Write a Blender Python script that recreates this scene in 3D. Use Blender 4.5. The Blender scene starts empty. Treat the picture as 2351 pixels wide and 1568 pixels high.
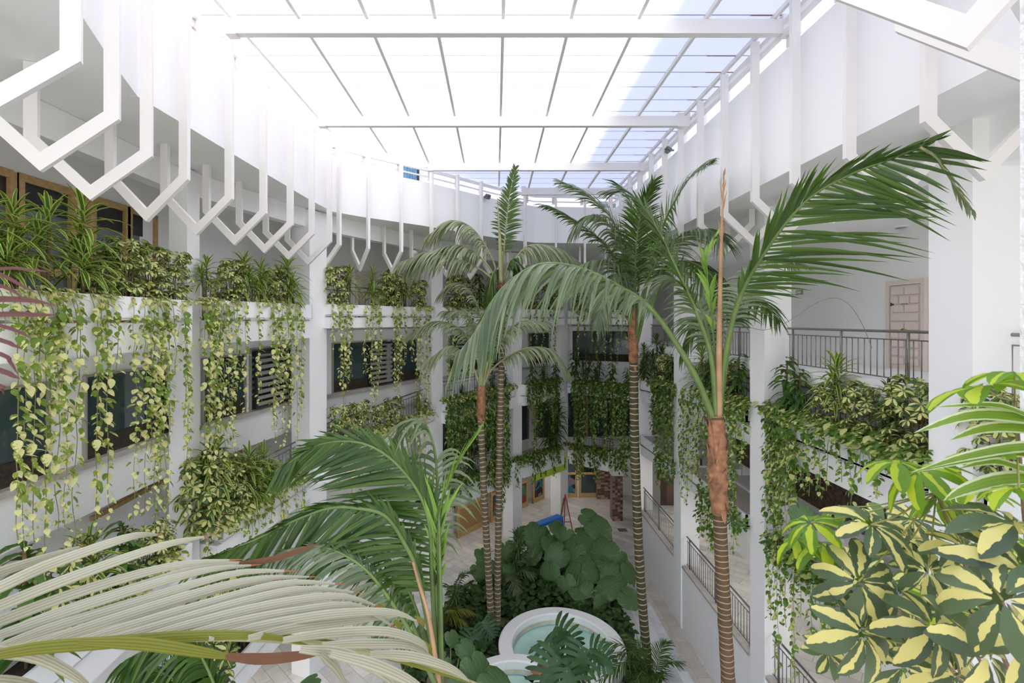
import bpy, math, random
from mathutils import Vector, Matrix
random.seed(7)
C = bpy.context.scene.collection
F, PX, PY, CZ = 1110.0, 1138.0, 735.0, 12.0      # focal length in pixels, principal point, eye height
V = Vector
def at(px, py, Y): return V(((px-PX)*Y/F, Y, CZ+(PY-py)*Y/F))
def on_line(px, A, B):
    k = (px-PX)/F; ax, ay = A[0], A[1]; dx, dy = B[0]-ax, B[1]-ay
    den = dx-k*dy
    t = (k*ay-ax)/den if abs(den) > 1e-9 else 0
    return V((ax+dx*t, ay+dy*t, 0)), t
def zat(py, Y): return CZ+(PY-py)*Y/F
# ------------------------------------------------------------------ materials
def nodes(name):
    m = bpy.data.materials.new(name); m.use_nodes = True
    nt = m.node_tree; nt.nodes.clear()
    out = nt.nodes.new('ShaderNodeOutputMaterial')
    return m, nt, out
def N(nt, typ, **kw):
    n = nt.nodes.new('ShaderNode'+typ)
    for k, v in kw.items():
        if k in n.inputs: n.inputs[k].default_value = v
        else: setattr(n, k, v)
    return n
def rgba(c): return (c[0], c[1], c[2], 1)
def ramp(nt, stops, interp='LINEAR'):
    r = nt.nodes.new('ShaderNodeValToRGB'); cr = r.color_ramp; cr.interpolation = interp
    while len(cr.elements) < len(stops): cr.elements.new(0.5)
    for e, (p, c) in zip(cr.elements, stops): e.position = p; e.color = rgba(c)
    return r
def mix(nt, fac, a, b):
    m = nt.nodes.new('ShaderNodeMix'); m.data_type = 'RGBA'
    L = nt.links
    for sock, v in ((m.inputs[0], fac), (m.inputs[6], a), (m.inputs[7], b)):
        if hasattr(v, 'is_linked') or isinstance(v, bpy.types.NodeSocket): L.new(v, sock)
        elif isinstance(v, (int, float)): sock.default_value = v
        else: sock.default_value = rgba(v)
    return m.outputs[2]
def mth(nt, op, a, b=0.0):
    m = nt.nodes.new('ShaderNodeMath'); m.operation = op
    for s, v in ((m.inputs[0], a), (m.inputs[1], b)):
        if isinstance(v, bpy.types.NodeSocket): nt.links.new(v, s)
        else: s.default_value = v
    return m.outputs[0]
def plain(name, col, rough=0.6, metal=0.0, noise=0.0, nscale=3.0, bump=0.0, bscale=40.0, spec=0.5):
    m, nt, out = nodes(name); L = nt.links
    p = N(nt, 'BsdfPrincipled', Roughness=rough, Metallic=metal)
    p.inputs['Specular IOR Level'].default_value = spec
    L.new(p.outputs[0], out.inputs[0])
    tc = N(nt, 'TexCoord')
    if noise:
        t = N(nt, 'TexNoise', Scale=nscale, Detail=4.0); L.new(tc.outputs['Object'], t.inputs['Vector'])
        r = ramp(nt, [(0.3, [c*(1-noise) for c in col]), (0.7, [min(1, c*(1+noise*0.4)) for c in col])])
        L.new(t.outputs['Fac'], r.inputs[0]); L.new(r.outputs[0], p.inputs['Base Color'])
    else: p.inputs['Base Color'].default_value = rgba(col)
    if bump:
        t = N(nt, 'TexNoise', Scale=bscale, Detail=3.0); L.new(tc.outputs['Object'], t.inputs['Vector'])
        b = N(nt, 'Bump', Strength=bump, Distance=0.02); L.new(t.outputs['Fac'], b.inputs['Height']); L.new(b.outputs[0], p.inputs['Normal'])
    return m
def leafmat(name, dark, light, vari=None, vmode='noise', vamt=0.5, trans=0.3, rough=0.4, nscale=2.0, ribs=0.0, tip=None, tcol=None, veins=None):
    """dark..light drift from leaf to leaf; vari = second colour of a variegated leaf laid out in the leaf's own uv"""
    m, nt, out = nodes(name); L = nt.links
    geo = N(nt, 'NewGeometry'); uv = N(nt, 'UVMap', uv_map='UVMap'); sep = N(nt, 'SeparateXYZ'); L.new(uv.outputs[0], sep.inputs[0])
    u, v = sep.outputs[0], sep.outputs[1]
    base = mix(nt, geo.outputs['Random Per Island'], dark, light)
    au = mth(nt, 'MULTIPLY', mth(nt, 'ABSOLUTE', mth(nt, 'SUBTRACT', u, 0.5)), 2.0)
    tc = N(nt, 'TexCoord')
    if vari:
        nz = N(nt, 'TexNoise', Scale=nscale, Detail=3.0); L.new(tc.outputs['Object'], nz.inputs['Vector'])
        nf = nz.outputs['Fac']
        if vmode == 'edge':      # pale margins
            f = mth(nt, 'GREATER_THAN', mth(nt, 'ADD', au, mth(nt, 'MULTIPLY', nf, 0.2)), 1.1-vamt)
        elif vmode == 'centre':  # pale heart with a ragged green margin
            ri = geo.outputs['Random Per Island']; c_ = mth(nt, 'ADD', 0.15, mth(nt, 'MULTIPLY', mth(nt, 'FRACT', mth(nt, 'MULTIPLY', ri, 7.31)), 0.7))
            w_ = mth(nt, 'MULTIPLY', mth(nt, 'FRACT', mth(nt, 'MULTIPLY', ri, 23.7)), vamt*1.7)
            f = mth(nt, 'LESS_THAN', mth(nt, 'ADD', mth(nt, 'ABSOLUTE', mth(nt, 'SUBTRACT', u, c_)), mth(nt, 'MULTIPLY', mth(nt, 'SUBTRACT', nf, 0.5), 0.7)), w_)
            f = mth(nt, 'MULTIPLY', f, mth(nt, 'LESS_THAN', mth(nt, 'ADD', v, mth(nt, 'MULTIPLY', nf, 0.35)), 1.08))
        else:
            f = mth(nt, 'GREATER_THAN', mth(nt, 'ADD', nf, mth(nt, 'MULTIPLY', mth(nt, 'SUBTRACT', geo.outputs['Random Per Island'], 0.5), 0.3)), 1.08-vamt)
        base = mix(nt, f, base, vari)
    if veins:   # pale veins running out from the stalk
        an = mth(nt, 'ARCTAN2', mth(nt, 'SUBTRACT', u, 0.5), mth(nt, 'MULTIPLY', mth(nt, 'SUBTRACT', v, 0.46), 2.0))
        base = mix(nt, mth(nt, 'MULTIPLY', mth(nt, 'GREATER_THAN', mth(nt, 'COSINE', mth(nt, 'MULTIPLY', an, 11.0)), 0.93), 0.7), base, veins)
    if ribs:
        w = mth(nt, 'SINE', mth(nt, 'MULTIPLY', u, 26.0))
        base = mix(nt, mth(nt, 'MULTIPLY', mth(nt, 'MULTIPLY', mth(nt, 'ADD', w, 1.0), 0.5), ribs), base, [c*0.55 for c in dark])
    if tip:
        tn = N(nt, 'TexNoise', Scale=9.0); L.new(tc.outputs['Object'], tn.inputs['Vector'])
        f = mth(nt, 'GREATER_THAN', mth(nt, 'ADD', v, mth(nt, 'MULTIPLY', tn.outputs['Fac'], 0.1)), tip)
        base = mix(nt, f, base, tcol)
    p = N(nt, 'BsdfPrincipled', Roughness=rough); p.inputs['Specular IOR Level'].default_value = 0.35
    L.new(base, p.inputs['Base Color'])
    tr = N(nt, 'BsdfTranslucent'); g = mix(nt, 0.35, base, (0.35, 0.55, 0.03)) if tcol is None else base
    L.new(g, tr.inputs[0])
    ms = N(nt, 'MixShader', Fac=trans); L.new(p.outputs[0], ms.inputs[1]); L.new(tr.outputs[0], ms.inputs[2]); L.new(ms.outputs[0], out.inputs[0])
    return m
def trunkmat(name, c1, c2, ring, freq, rw=0.2):
    m, nt, out = nodes(name); L = nt.links
    uv = N(nt, 'UVMap', uv_map='UVMap'); sep = N(nt, 'SeparateXYZ'); L.new(uv.outputs[0], sep.inputs[0])
    tc = N(nt, 'TexCoord'); nz = N(nt, 'TexNoise', Scale=3.0, Detail=5.0); L.new(tc.outputs['Object'], nz.inputs['Vector'])
    nz2 = N(nt, 'TexNoise', Scale=0.9, Detail=2.0); L.new(tc.outputs['Object'], nz2.inputs['Vector'])
    base = mix(nt, nz2.outputs['Fac'], c1, c2)
    fr = mth(nt, 'FRACT', mth(nt, 'ADD', mth(nt, 'MULTIPLY', sep.outputs[1], freq), mth(nt, 'MULTIPLY', nz.outputs['Fac'], 0.7)))
    f = mth(nt, 'LESS_THAN', fr, rw)
    col = mix(nt, f, base, ring)
    p = N(nt, 'BsdfPrincipled', Roughness=0.75); L.new(col, p.inputs['Base Color'])
    b = N(nt, 'Bump', Strength=0.6, Distance=0.03); L.new(f, b.inputs['Height']); L.new(b.outputs[0], p.inputs['Normal'])
    L.new(p.outputs[0], out.inputs[0]); return m
def brickmat(name, c1, c2, mortar, scale, bw, rh, msize=0.01, rough=0.4, offs=0.5, rot=0.0, use='Object', bump=0.0, blend=0.25):
    m, nt, out = nodes(name); L = nt.links
    tc = N(nt, 'TexCoord'); mp = N(nt, 'Mapping'); mp.inputs['Rotation'].default_value = (0, 0, rot)
    L.new(tc.outputs[use], mp.inputs[0])
    b = N(nt, 'TexBrick', Scale=scale); b.offset = offs
    b.inputs['Color1'].default_value = rgba(c1); b.inputs['Color2'].default_value = rgba(c2); b.inputs['Mortar'].default_value = rgba(mortar)
    b.inputs['Mortar Size'].default_value = msize; b.inputs['Brick Width'].default_value = bw; b.inputs['Row Height'].default_value = rh
    L.new(mp.outputs[0], b.inputs['Vector'])
    nz = N(nt, 'TexNoise', Scale=1.6, Detail=6.0, Distortion=1.2); L.new(tc.outputs['Object'], nz.inputs['Vector'])
    r = ramp(nt, [(0.35, (0.75, 0.74, 0.72)), (0.6, (1, 1, 1))]); L.new(nz.outputs['Fac'], r.inputs[0])
    mm = nt.nodes.new('ShaderNodeMix'); mm.data_type = 'RGBA'; mm.blend_type = 'MULTIPLY'; mm.inputs[0].default_value = blend*2
    L.new(b.outputs['Color'], mm.inputs[6]); L.new(r.outputs[0], mm.inputs[7])
    p = N(nt, 'BsdfPrincipled', Roughness=rough); L.new(mm.outputs[2], p.inputs['Base Color'])
    if bump:
        bp = N(nt, 'Bump', Strength=bump, Distance=0.05); L.new(b.outputs['Color'], bp.inputs['Height']); L.new(bp.outputs[0], p.inputs['Normal'])
    L.new(p.outputs[0], out.inputs[0]); return m
M = {}
M['white'] = plain('white_plaster', (0.90, 0.90, 0.895), 0.75, bump=0.12, bscale=18)
M['rough'] = plain('rough_plaster', (0.82, 0.81, 0.79), 0.9, bump=1.0, bscale=22)
M['frame'] = plain('white_paint', (0.82, 0.79, 0.77), 0.5, bump=0.08, bscale=30)
M['cream'] = plain('cream_wall', (0.80, 0.73, 0.70), 0.8)
M['tile'] = brickmat('grey_marble_tiles', (0.58, 0.57, 0.55), (0.80, 0.76, 0.70), (0.45, 0.43, 0.41), 1.0, 1.1, 0.42, 0.012, 0.35, rot=0.75)
M['wtile'] = brickmat('white_marble_tiles', (0.58, 0.60, 0.63), (0.88, 0.88, 0.87), (0.6, 0.6, 0.6), 1.0, 1.0, 0.62, 0.01, 0.3, rot=1.5708)
M['btile'] = brickmat('beige_marble_border', (0.56, 0.50, 0.43), (0.70, 0.64, 0.56), (0.45, 0.41, 0.37), 1.0, 0.9, 0.45, 0.01, 0.3, rot=1.5708)
def islandmat(name, stops, rough):
    m, nt, out = nodes(name); g = N(nt, 'NewGeometry'); r = ramp(nt, stops); nt.links.new(g.outputs['Random Per Island'], r.inputs[0])
    p = N(nt, 'BsdfPrincipled', Roughness=rough); nt.links.new(r.outputs[0], p.inputs['Base Color']); nt.links.new(p.outputs[0], out.inputs[0]); return m
M['stone'] = islandmat('stacked_stone', [(0, (0.06, 0.035, 0.03)), (0.5, (0.22, 0.13, 0.10)), (1, (0.45, 0.33, 0.27))], 0.85)
M['steel'] = plain('brushed_steel', (0.26, 0.245, 0.23), 0.35, metal=0.6)
M['dsteel'] = plain('grey_painted_steel', (0.17, 0.17, 0.175), 0.5, metal=0.3)
M['wood'] = plain('varnished_pine', (0.52, 0.34, 0.14), 0.45, noise=0.25, nscale=8)
M['soil'] = plain('dark_soil', (0.05, 0.035, 0.025), 0.95, noise=0.5, nscale=20, bump=0.8)
M['pebble'] = plain('pebble_bed', (0.62, 0.56, 0.50), 0.9, noise=0.6, nscale=60, bump=1.0, bscale=70)
M['black'] = plain('black_metal', (0.02, 0.02, 0.022), 0.5)
M['pane'] = plain('dark_window_glass', (0.035, 0.062, 0.068), 0.06, spec=0.9)
M['panel'] = plain('smoked_pane', (0.12, 0.16, 0.17), 0.12, spec=0.7)
M['sill'] = plain('stone_sill', (0.50, 0.46, 0.42), 0.6, noise=0.2)
M['door'] = plain('pale_pink_door_paint', (0.76, 0.66, 0.60), 0.5)
M['brass'] = plain('brass', (0.55, 0.36, 0.10), 0.3, metal=1.0)
M['blue'] = plain('blue_paint', (0.02, 0.22, 0.75), 0.4)
M['red'] = plain('red_metal', (0.45, 0.05, 0.04), 0.5)
M['lime'] = plain('lime_board', (0.50, 0.66, 0.05), 0.5)
M['dark'] = plain('dark_lettering', (0.05, 0.09, 0.03), 0.6)
M['yellow'] = plain('yellow_sign', (0.85, 0.55, 0.02), 0.5)
M['curtain'] = plain('blue_curtain', (0.16, 0.30, 0.42), 0.9, noise=0.4, nscale=6)
M['terra'] = plain('terracotta', (0.50, 0.20, 0.11), 0.8)
M['greyframe'] = plain('grey_slat', (0.33, 0.31, 0.28), 0.6)
M['fibre'] = plain('brown_palm_fibre', (0.36, 0.17, 0.085), 0.85, noise=0.6, nscale=7, bump=0.8, bscale=20)
M['petiole'] = plain('green_palm_stalk', (0.13, 0.20, 0.05), 0.45, noise=0.3)
M['pale_petiole'] = plain('olive_palm_stalk', (0.30, 0.30, 0.14), 0.5, noise=0.3)
M['spear'] = plain('tan_palm_spear', (0.46, 0.27, 0.14), 0.6, noise=0.3)
M['stem'] = plain('green_stem', (0.26, 0.25, 0.07), 0.6, noise=0.3)
M['bstem'] = plain('brown_stem', (0.20, 0.13, 0.07), 0.8, noise=0.3)
M['cardboard'] = plain('cream_board', (0.72, 0.64, 0.52), 0.8)
M['trunk_dark'] = trunkmat('ringed_green_trunk', (0.03, 0.045, 0.016), (0.10, 0.075, 0.035), (0.52, 0.42, 0.30), 5.5, 0.17)
M['trunk_pale'] = trunkmat('ringed_brown_trunk', (0.07, 0.065, 0.028), (0.17, 0.115, 0.065), (0.46, 0.38, 0.28), 6.0, 0.22)
M['trunk_red'] = trunkmat('ringed_red_trunk', (0.035, 0.042, 0.015), (0.15, 0.08, 0.04), (0.42, 0.25, 0.16), 10.5, 0.18)
M['palm'] = leafmat('palm_leaflet_green', (0.020, 0.055, 0.009), (0.075, 0.145, 0.022), trans=0.22, rough=0.3)
M['palm_dusty'] = leafmat('palm_leaflet_dusty', (0.085, 0.13, 0.065), (0.25, 0.30, 0.185), trans=0.3, rough=0.3)
M['palm_pale'] = leafmat('palm_leaflet_pale', (0.17, 0.21, 0.11), (0.38, 0.40, 0.26), trans=0.35, rough=0.4)
M['palm_fore'] = leafmat('palm_leaflet_sunbleached', (0.36, 0.345, 0.23), (0.54, 0.51, 0.38), trans=0.12, rough=0.5, ribs=0.6, tip=1.0, tcol=(0.33, 0.12, 0.05))
M['palm_yellow'] = leafmat('palm_leaflet_yellowing', (0.10, 0.12, 0.008), (0.24, 0.22, 0.015), trans=0.15, ribs=0.6, rough=0.5)
M['palm_brown'] = leafmat('palm_leaflet_withered', (0.09, 0.035, 0.014), (0.15, 0.065, 0.026), trans=0.05, rough=0.7, tcol=(0, 0, 0), tip=2.0)
M['palm_new'] = leafmat('palm_leaflet_fresh', (0.16, 0.32, 0.04), (0.30, 0.48, 0.09), trans=0.35, rough=0.35)
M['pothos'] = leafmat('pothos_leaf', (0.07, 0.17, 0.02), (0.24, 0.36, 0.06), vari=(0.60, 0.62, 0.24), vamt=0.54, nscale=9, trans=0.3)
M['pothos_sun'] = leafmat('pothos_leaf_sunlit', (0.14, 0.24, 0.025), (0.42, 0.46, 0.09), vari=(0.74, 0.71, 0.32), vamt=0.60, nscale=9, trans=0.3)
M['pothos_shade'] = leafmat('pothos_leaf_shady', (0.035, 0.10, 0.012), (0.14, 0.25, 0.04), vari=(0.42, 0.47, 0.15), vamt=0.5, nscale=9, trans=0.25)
M['schef'] = leafmat('variegated_umbrella_leaf', (0.035, 0.085, 0.03), (0.12, 0.20, 0.05), vari=(0.72, 0.70, 0.26), vmode='centre', vamt=0.32, nscale=6, trans=0.3)
M['schef_near'] = leafmat('variegated_umbrella_leaf_close', (0.05, 0.07, 0.05), (0.11, 0.155, 0.075), vari=(0.72, 0.63, 0.22), vmode='centre', vamt=0.19, nscale=24, trans=0.32, rough=0.45)
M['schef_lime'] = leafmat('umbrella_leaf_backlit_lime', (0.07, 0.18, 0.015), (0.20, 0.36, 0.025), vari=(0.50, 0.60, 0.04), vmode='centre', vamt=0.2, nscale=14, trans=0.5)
M['drac'] = leafmat('dracaena_leaf', (0.045, 0.13, 0.025), (0.14, 0.27, 0.05), vari=(0.56, 0.62, 0.14), vmode='edge', vamt=0.42, trans=0.3, rough=0.35)
M['drac_dark'] = leafmat('dracaena_leaf_plain', (0.03, 0.075, 0.02), (0.10, 0.19, 0.05), trans=0.25, rough=0.35)
M['strap'] = leafmat('striped_strap_leaf', (0.16, 0.26, 0.04), (0.28, 0.42, 0.05), vari=(0.75, 0.78, 0.52), vmode='edge', vamt=0.35, trans=0.45, rough=0.35, ribs=0.25)
M['broad'] = leafmat('broad_green_leaf', (0.04, 0.11, 0.02), (0.13, 0.25, 0.045), trans=0.3, rough=0.35)
M['taro'] = leafmat('taro_leaf', (0.025, 0.07, 0.022), (0.11, 0.20, 0.07), trans=0.12, rough=0.38, veins=(0.16, 0.24, 0.12))
M['monstera'] = leafmat('monstera_leaf', (0.02, 0.06, 0.02), (0.05, 0.12, 0.04), trans=0.15, rough=0.35)
M['ivy'] = leafmat('groundcover_leaf', (0.012, 0.035, 0.01), (0.055, 0.11, 0.025), trans=0.2, rough=0.4)
M['cordy'] = leafmat('red_cordyline_leaf', (0.075, 0.02, 0.014), (0.14, 0.045, 0.032), trans=0.0, rough=0.4, ribs=0.3, tip=2.0, tcol=(0, 0, 0))
# ------------------------------------------------------------------ mesh building
class MB:
    def __init__(s): s.v, s.f, s.m, s.uv, s.sm = [], [], [], [], []
    def vert(s, p, uv=(0.5, 0.5)): s.v.append(tuple(p)); s.uv.append(uv); return len(s.v)-1
    def face(s, ids, m=0, smooth=False): s.f.append(tuple(ids)); s.m.append(m); s.sm.append(smooth)
    def hexa(s, p, m=0):   # p: 4 bottom + 4 top corners
        b = [s.vert(q) for q in p]
        for q in ((3, 2, 1, 0), (4, 5, 6, 7), (0, 1, 5, 4), (1, 2, 6, 5), (2, 3, 7, 6), (3, 0, 4, 7)): s.face([b[i] for i in q], m)
    def box(s, x0, x1, y0, y1, z0, z1, m=0):
        s.hexa([(x0, y0, z0), (x1, y0, z0), (x1, y1, z0), (x0, y1, z0), (x0, y0, z1), (x1, y0, z1), (x1, y1, z1), (x0, y1, z1)], m)
    def bar(s, a, b, w, h, up=(0, 0, 1), m=0):   # rectangular bar between two points
        a, b = V(a), V(b); d = (b-a).normalized(); u = V(up)
        if abs(d.dot(u)) > 0.98: u = V((0, 1, 0))
        sd = d.cross(u).normalized(); u = sd.cross(d).normalized(); sd *= w/2; u *= h/2
        s.hexa([a-sd-u, a+sd-u, b+sd-u, b-sd-u, a-sd+u, a+sd+u, b+sd+u, b-sd+u], m)
    def prism(s, poly, z0, z1, m=0):
        n = len(poly)
        lo = [s.vert((p[0], p[1], z0)) for p in poly]; hi = [s.vert((p[0], p[1], z1)) for p in poly]
        s.face(lo[::-1], m); s.face(hi, m)
        for i in range(n): j = (i+1) % n; s.face((lo[i], lo[j], hi[j], hi[i]), m)
    def tube(s, pts, r, n=6, m=0, cap=True, vscale=1.0):
        pts = [V(p) for p in pts]; R = r if callable(r) else (lambda t: r)
        L = [0.0]
        for i in range(1, len(pts)): L.append(L[-1]+(pts[i]-pts[i-1]).length)
        tot = max(L[-1], 1e-6); rings = []; prev = None
        for i, p in enumerate(pts):
            d = (pts[min(i+1, len(pts)-1)]-pts[max(i-1, 0)]).normalized()
            if prev is None:
                a = V((0, 0, 1)) if abs(d.z) < 0.9 else V((1, 0, 0)); prev = d.cross(a).normalized()
            x = (prev-d*prev.dot(d)).normalized(); y = d.cross(x); prev = x; rr = R(L[i]/tot)
            rings.append([s.vert(p+(x*math.cos(k*2*math.pi/n)+y*math.sin(k*2*math.pi/n))*rr, (k/n, L[i]*vscale)) for k in range(n)])
        for i in range(len(rings)-1):
            for k in range(n): s.face((rings[i][k], rings[i][(k+1) % n], rings[i+1][(k+1) % n], rings[i+1][k]), m, True)
        if cap: s.face(rings[0][::-1], m); s.face(rings[-1], m)
    def lathe(s, prof, cx, cy, n=64, m=0, a0=0.0, a1=2*math.pi):
        full = abs(a1-a0-2*math.pi) < 1e-6; k = n if full else n+1
        rows = [[s.vert((cx+r*math.cos(a0+(a1-a0)*i/n), cy+r*math.sin(a0+(a1-a0)*i/n), z)) for i in range(k)] for r, z in prof]
        for a, b in zip(rows, rows[1:]):
            for i in range(n): j = (i+1) % k; s.face((a[i], a[j], b[j], b[i]), m, False)
    def ribbon(s, pts, widths, wdir, fold=0.0, nrm=None, m=0):
        """leaf blade: centre line, half widths, a width direction per point; two quads across"""
        n = len(pts); rows = []
        for i in range(n):
            d = (pts[min(i+1, n-1)]-pts[max(i-1, 0)])
            d = d.normalized() if d.length > 1e-9 else V((0, 0, 1))
            w = wdir[i] if isinstance(wdir, list) else wdir
            w = w-d*w.dot(d)
            w = w.normalized() if w.length > 1e-6 else d.orthogonal().normalized()
            nn = w.cross(d); h = widths[i]; v = i/(n-1)
            a = s.vert(pts[i]-w*h+nn*(h*fold), (0, v)); c = s.vert(pts[i], (0.5, v)); b = s.vert(pts[i]+w*h+nn*(h*fold), (1, v))
            rows.append((a, c, b))
        for p, q in zip(rows, rows[1:]):
            s.face((p[0], p[1], q[1], q[0]), m, True); s.face((p[1], p[2], q[2], q[1]), m, True)
    def build(s, name, mats, parent=None):
        me = bpy.data.meshes.new(name); me.from_pydata(s.v, [], s.f)
        if not isinstance(mats, (list, tuple)): mats = [mats]
        for x in mats: me.materials.append(M[x] if isinstance(x, str) else x)
        me.polygons.foreach_set('material_index', s.m); me.polygons.foreach_set('use_smooth', s.sm)
        ul = me.uv_layers.new(name='UVMap'); buf = []
        for l in me.loops: buf.extend(s.uv[l.vertex_index])
        ul.data.foreach_set('uv', buf); me.update()
        o = bpy.data.objects.new(name, me); C.objects.link(o)
        if parent: o.parent = parent
        return o
def tag(o, label, cat, group=None, kind=None):
    o['label'] = label; o['category'] = cat
    if group: o['group'] = group
    if kind: o['kind'] = kind
    return o
def thing(name, label, cat, loc=(0, 0, 0), rz=0.0, group=None):
    o = bpy.data.objects.new(name, None); C.objects.link(o); o.location = loc; o.rotation_euler = (0, 0, rz); o.empty_display_size = 0.1
    return tag(o, label, cat, group)
def struct(name, mb, mat, label, cat):
    o = mb.build(name, mat); return tag(o, label, cat, None, 'structure')
def dup(root, loc, rz=0.0, sc=1.0, label=None, group=None):
    r = root.copy(); C.objects.link(r); r.location = loc; r.rotation_euler = (0, 0, rz)
    r.scale = sc if isinstance(sc, tuple) else (sc, sc, sc)
    if label: r['label'] = label
    if group: r['group'] = group
    for ch in list(root.children):
        c = ch.copy(); C.objects.link(c); c.parent = r
        for g in list(ch.children):
            d = g.copy(); C.objects.link(d); d.parent = c
    return r
ORD = ['first', 'second', 'third', 'fourth', 'fifth', 'sixth', 'seventh', 'eighth', 'ninth', 'tenth', 'eleventh', 'twelfth', 'thirteenth', 'fourteenth', 'fifteenth', 'sixteenth', 'seventeenth', 'eighteenth', 'nineteenth', 'twentieth', 'twenty-first', 'twenty-second', 'twenty-third', 'twenty-fourth', 'twenty-fifth', 'twenty-sixth', 'twenty-seventh', 'twenty-eighth', 'twenty-ninth', 'thirtieth', 'thirty-first', 'thirty-second', 'thirty-third', 'thirty-fourth', 'thirty-fifth', 'thirty-sixth']
CEN = V((0.5, 15, 0))
def outn(A, B):
    d = V((B[0]-A[0], B[1]-A[1], 0)).normalized(); n = V((d.y, -d.x, 0))
    if n.dot((V((A[0], A[1], 0))+V((B[0], B[1], 0)))/2-CEN) < 0: n = -n
    return n
def seg(mb, A, B, za0, za1, zb0, zb1, d0, d1, m=0):
    """slab along A-B from offset d0 to d1 outwards, with a bottom/top height at each end"""
    n = outn(A, B); a, b = V((A[0], A[1], 0)), V((B[0], B[1], 0))
    if (b-a).cross(n).z < 0: a, b, za0, za1, zb0, zb1 = b, a, zb0, zb1, za0, za1
    p, q, r, t = a+n*d0, b+n*d0, b+n*d1, a+n*d1
    z = V((0, 0, 1))
    mb.hexa([p+z*za0, q+z*zb0, r+z*zb0, t+z*za0, p+z*za1, q+z*zb1, r+z*zb1, t+z*za1], m)
# ================================================================== building
P_L = [(-3.9, 3.6), (-4.97, 5.66), (-5.56, 7.0), (-6.0, 8.1), (-5.93, 10.9), (-5.8, 14.9), (-5.65, 16.7), (-4.86, 17.55), (-2.93, 19.15), (0.0, 22.0), (1.9, 23.4), (5.9, 23.7)]
P_R = [(5.9, 23.7), (5.9, 5.3), (2.9, 3.25)]
COLS_L = [(-7.5, 12.0), (-6.05, 16.5), (-2.7, 22.3), (1.2, 26.6), (4.2, 29.6)]
# ground
b = MB(); b.box(-16, 16, -6, 42, -0.3, 0.0); struct('floor', b, 'tile', 'grey and beige marble tile floor of the ground level', 'floor')
b = MB(); b.prism([(5.1, 4), (6.55, 4), (6.55, 24.5), (5.6, 26.2), (4.6, 25.4), (5.1, 22)], 0.0, 0.012); struct('floor_path', b, 'wtile', 'white marble path beside the right low wall', 'path')
b = MB(); b.prism([(-4.4, 14.5), (-3.4, 20.3), (-0.6, 23.6), (2.4, 26.4), (4.4, 27.6), (5.6, 26.2), (4.6, 25.2), (0.6, 23.2), (-1.9, 20.2), (-3.2, 14.5)], 0.0, 0.012); struct('floor_path', b, 'wtile', 'white marble path curving round the left side of the garden bed', 'path')
b = MB(); b.box(6.55, 7.2, 4, 24.6, 0.0, 0.014); struct('trim_1', b, 'btile', 'beige marble border along the foot of the right wall', 'floor border')
# outer walls
b = MB(); b.box(10.0, 10.25, -3, 34, 0, 14.6); struct('wall_right', b, 'white', 'white corridor wall on the right', 'wall')
OL = [(-9.4, -3), (-9.4, 12.3), (-8.5, 18.0), (-5.1, 24.2), (-1.0, 28.8), (2.2, 32.6), (10.2, 33.2)]
b = MB()
for A, B in zip(OL, OL[1:]): seg(b, A, B, 0, 15.9, 0, 15.9, 0, 0.25)
struct('wall_left', b, 'white', 'white back wall of the left corridors', 'wall')
WL = [(-8.3, -3), (-8.3, 12), (-7.3, 17.2), (-3.9, 23.2), (0.3, 27.8), (3.4, 31.2)]
b = MB()
for A, B in zip(WL, WL[1:]): seg(b, A, B, 8.05, 11.6, 8.05, 11.6, 0, 0.15)
seg(b, (3.4, 31.2), (9.9, 28.5), 8.05, 11.6, 8.05, 11.6, 0, 0.15)
struct('wall_windows', b, 'white', 'white window wall under the left third floor gallery', 'wall')
# window wall sill
b = MB()
for A, B in zip(WL, WL[1:]): seg(b, A, B, 9.02, 9.14, 9.02, 9.14, -0.12, 0.1)
struct('trim_2', b, 'sill', 'stone sill under the left row of dark windows', 'sill')
# windows set on the window wall: (px0, px1) on a segment
def window_on(A, B, px0, px1, z0, z1, name, label, mull=(), fr='greyframe', fw=0.022, off=-0.03, pane='pane', rails=()):
    p, _ = on_line(px0, A, B); q, _ = on_line(px1, A, B)
    mb = MB(); seg(mb, p, q, z0, z1, z0, z1, off, off+0.02); o = mb.build(name, pane)
    tag(o, label, 'window', None, 'structure')
    f = MB()
    for t in [0.0, 1.0]+list(mull):
        c = p.lerp(q, t); d = (q-p).normalized()*fw
        seg(f, c-d, c+d, z0, z1, z0, z1, off-0.05, off+0.03)
    for z in [z0, z1]+list(rails): seg(f, p, q, z-fw, z+fw, z-fw, z+fw, off-0.045, off+0.025)
    f.build('window_frame', fr, o)
    g = MB(); seg(g, p, q, z0+0.02, z0+0.42, z0+0.02, z0+0.42, off-0.04, off-0.005); g.build('planting_trough', 'soil', o); return o
window_on(WL[0], WL[1], -230, 105, 9.16, 10.85, 'window_1', 'dark window at the left edge below the third floor gallery')
window_on(WL[0], WL[1], 190, 386, 9.16, 10.87, 'window_2', 'dark window left of the first left column')
window_on(WL[1], WL[2], 462, 560, 9.16, 10.95, 'window_3', 'dark window right of the first left column')
window_on(WL[1], WL[2], 572, 690, 9.16, 11.1, 'window_4', 'dark window left of the second left column behind louvred shutter')
window_on(WL[2], WL[3], 762, 885, 9.16, 11.1, 'window_5', 'dark window right of the second left column')
window_on(WL[2], WL[3], 898, 984, 9.16, 11.1, 'window_6', 'dark window left of the third left column')
window_on(WL[3], WL[4], 1030, 1165, 9.3, 11.2, 'window_7', 'dark window between the third and fourth left columns')
window_on(WL[4], WL[5], 1212, 1280, 9.3, 11.2, 'window_8', 'dark window between the fourth and fifth left columns')
window_on((3.4, 31.2), (9.9, 28.5), 1316, 1450, 9.5, 11.3, 'window_9', 'dark window at the back below the third floor', mull=(0.36, 0.66), fr='black')
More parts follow.
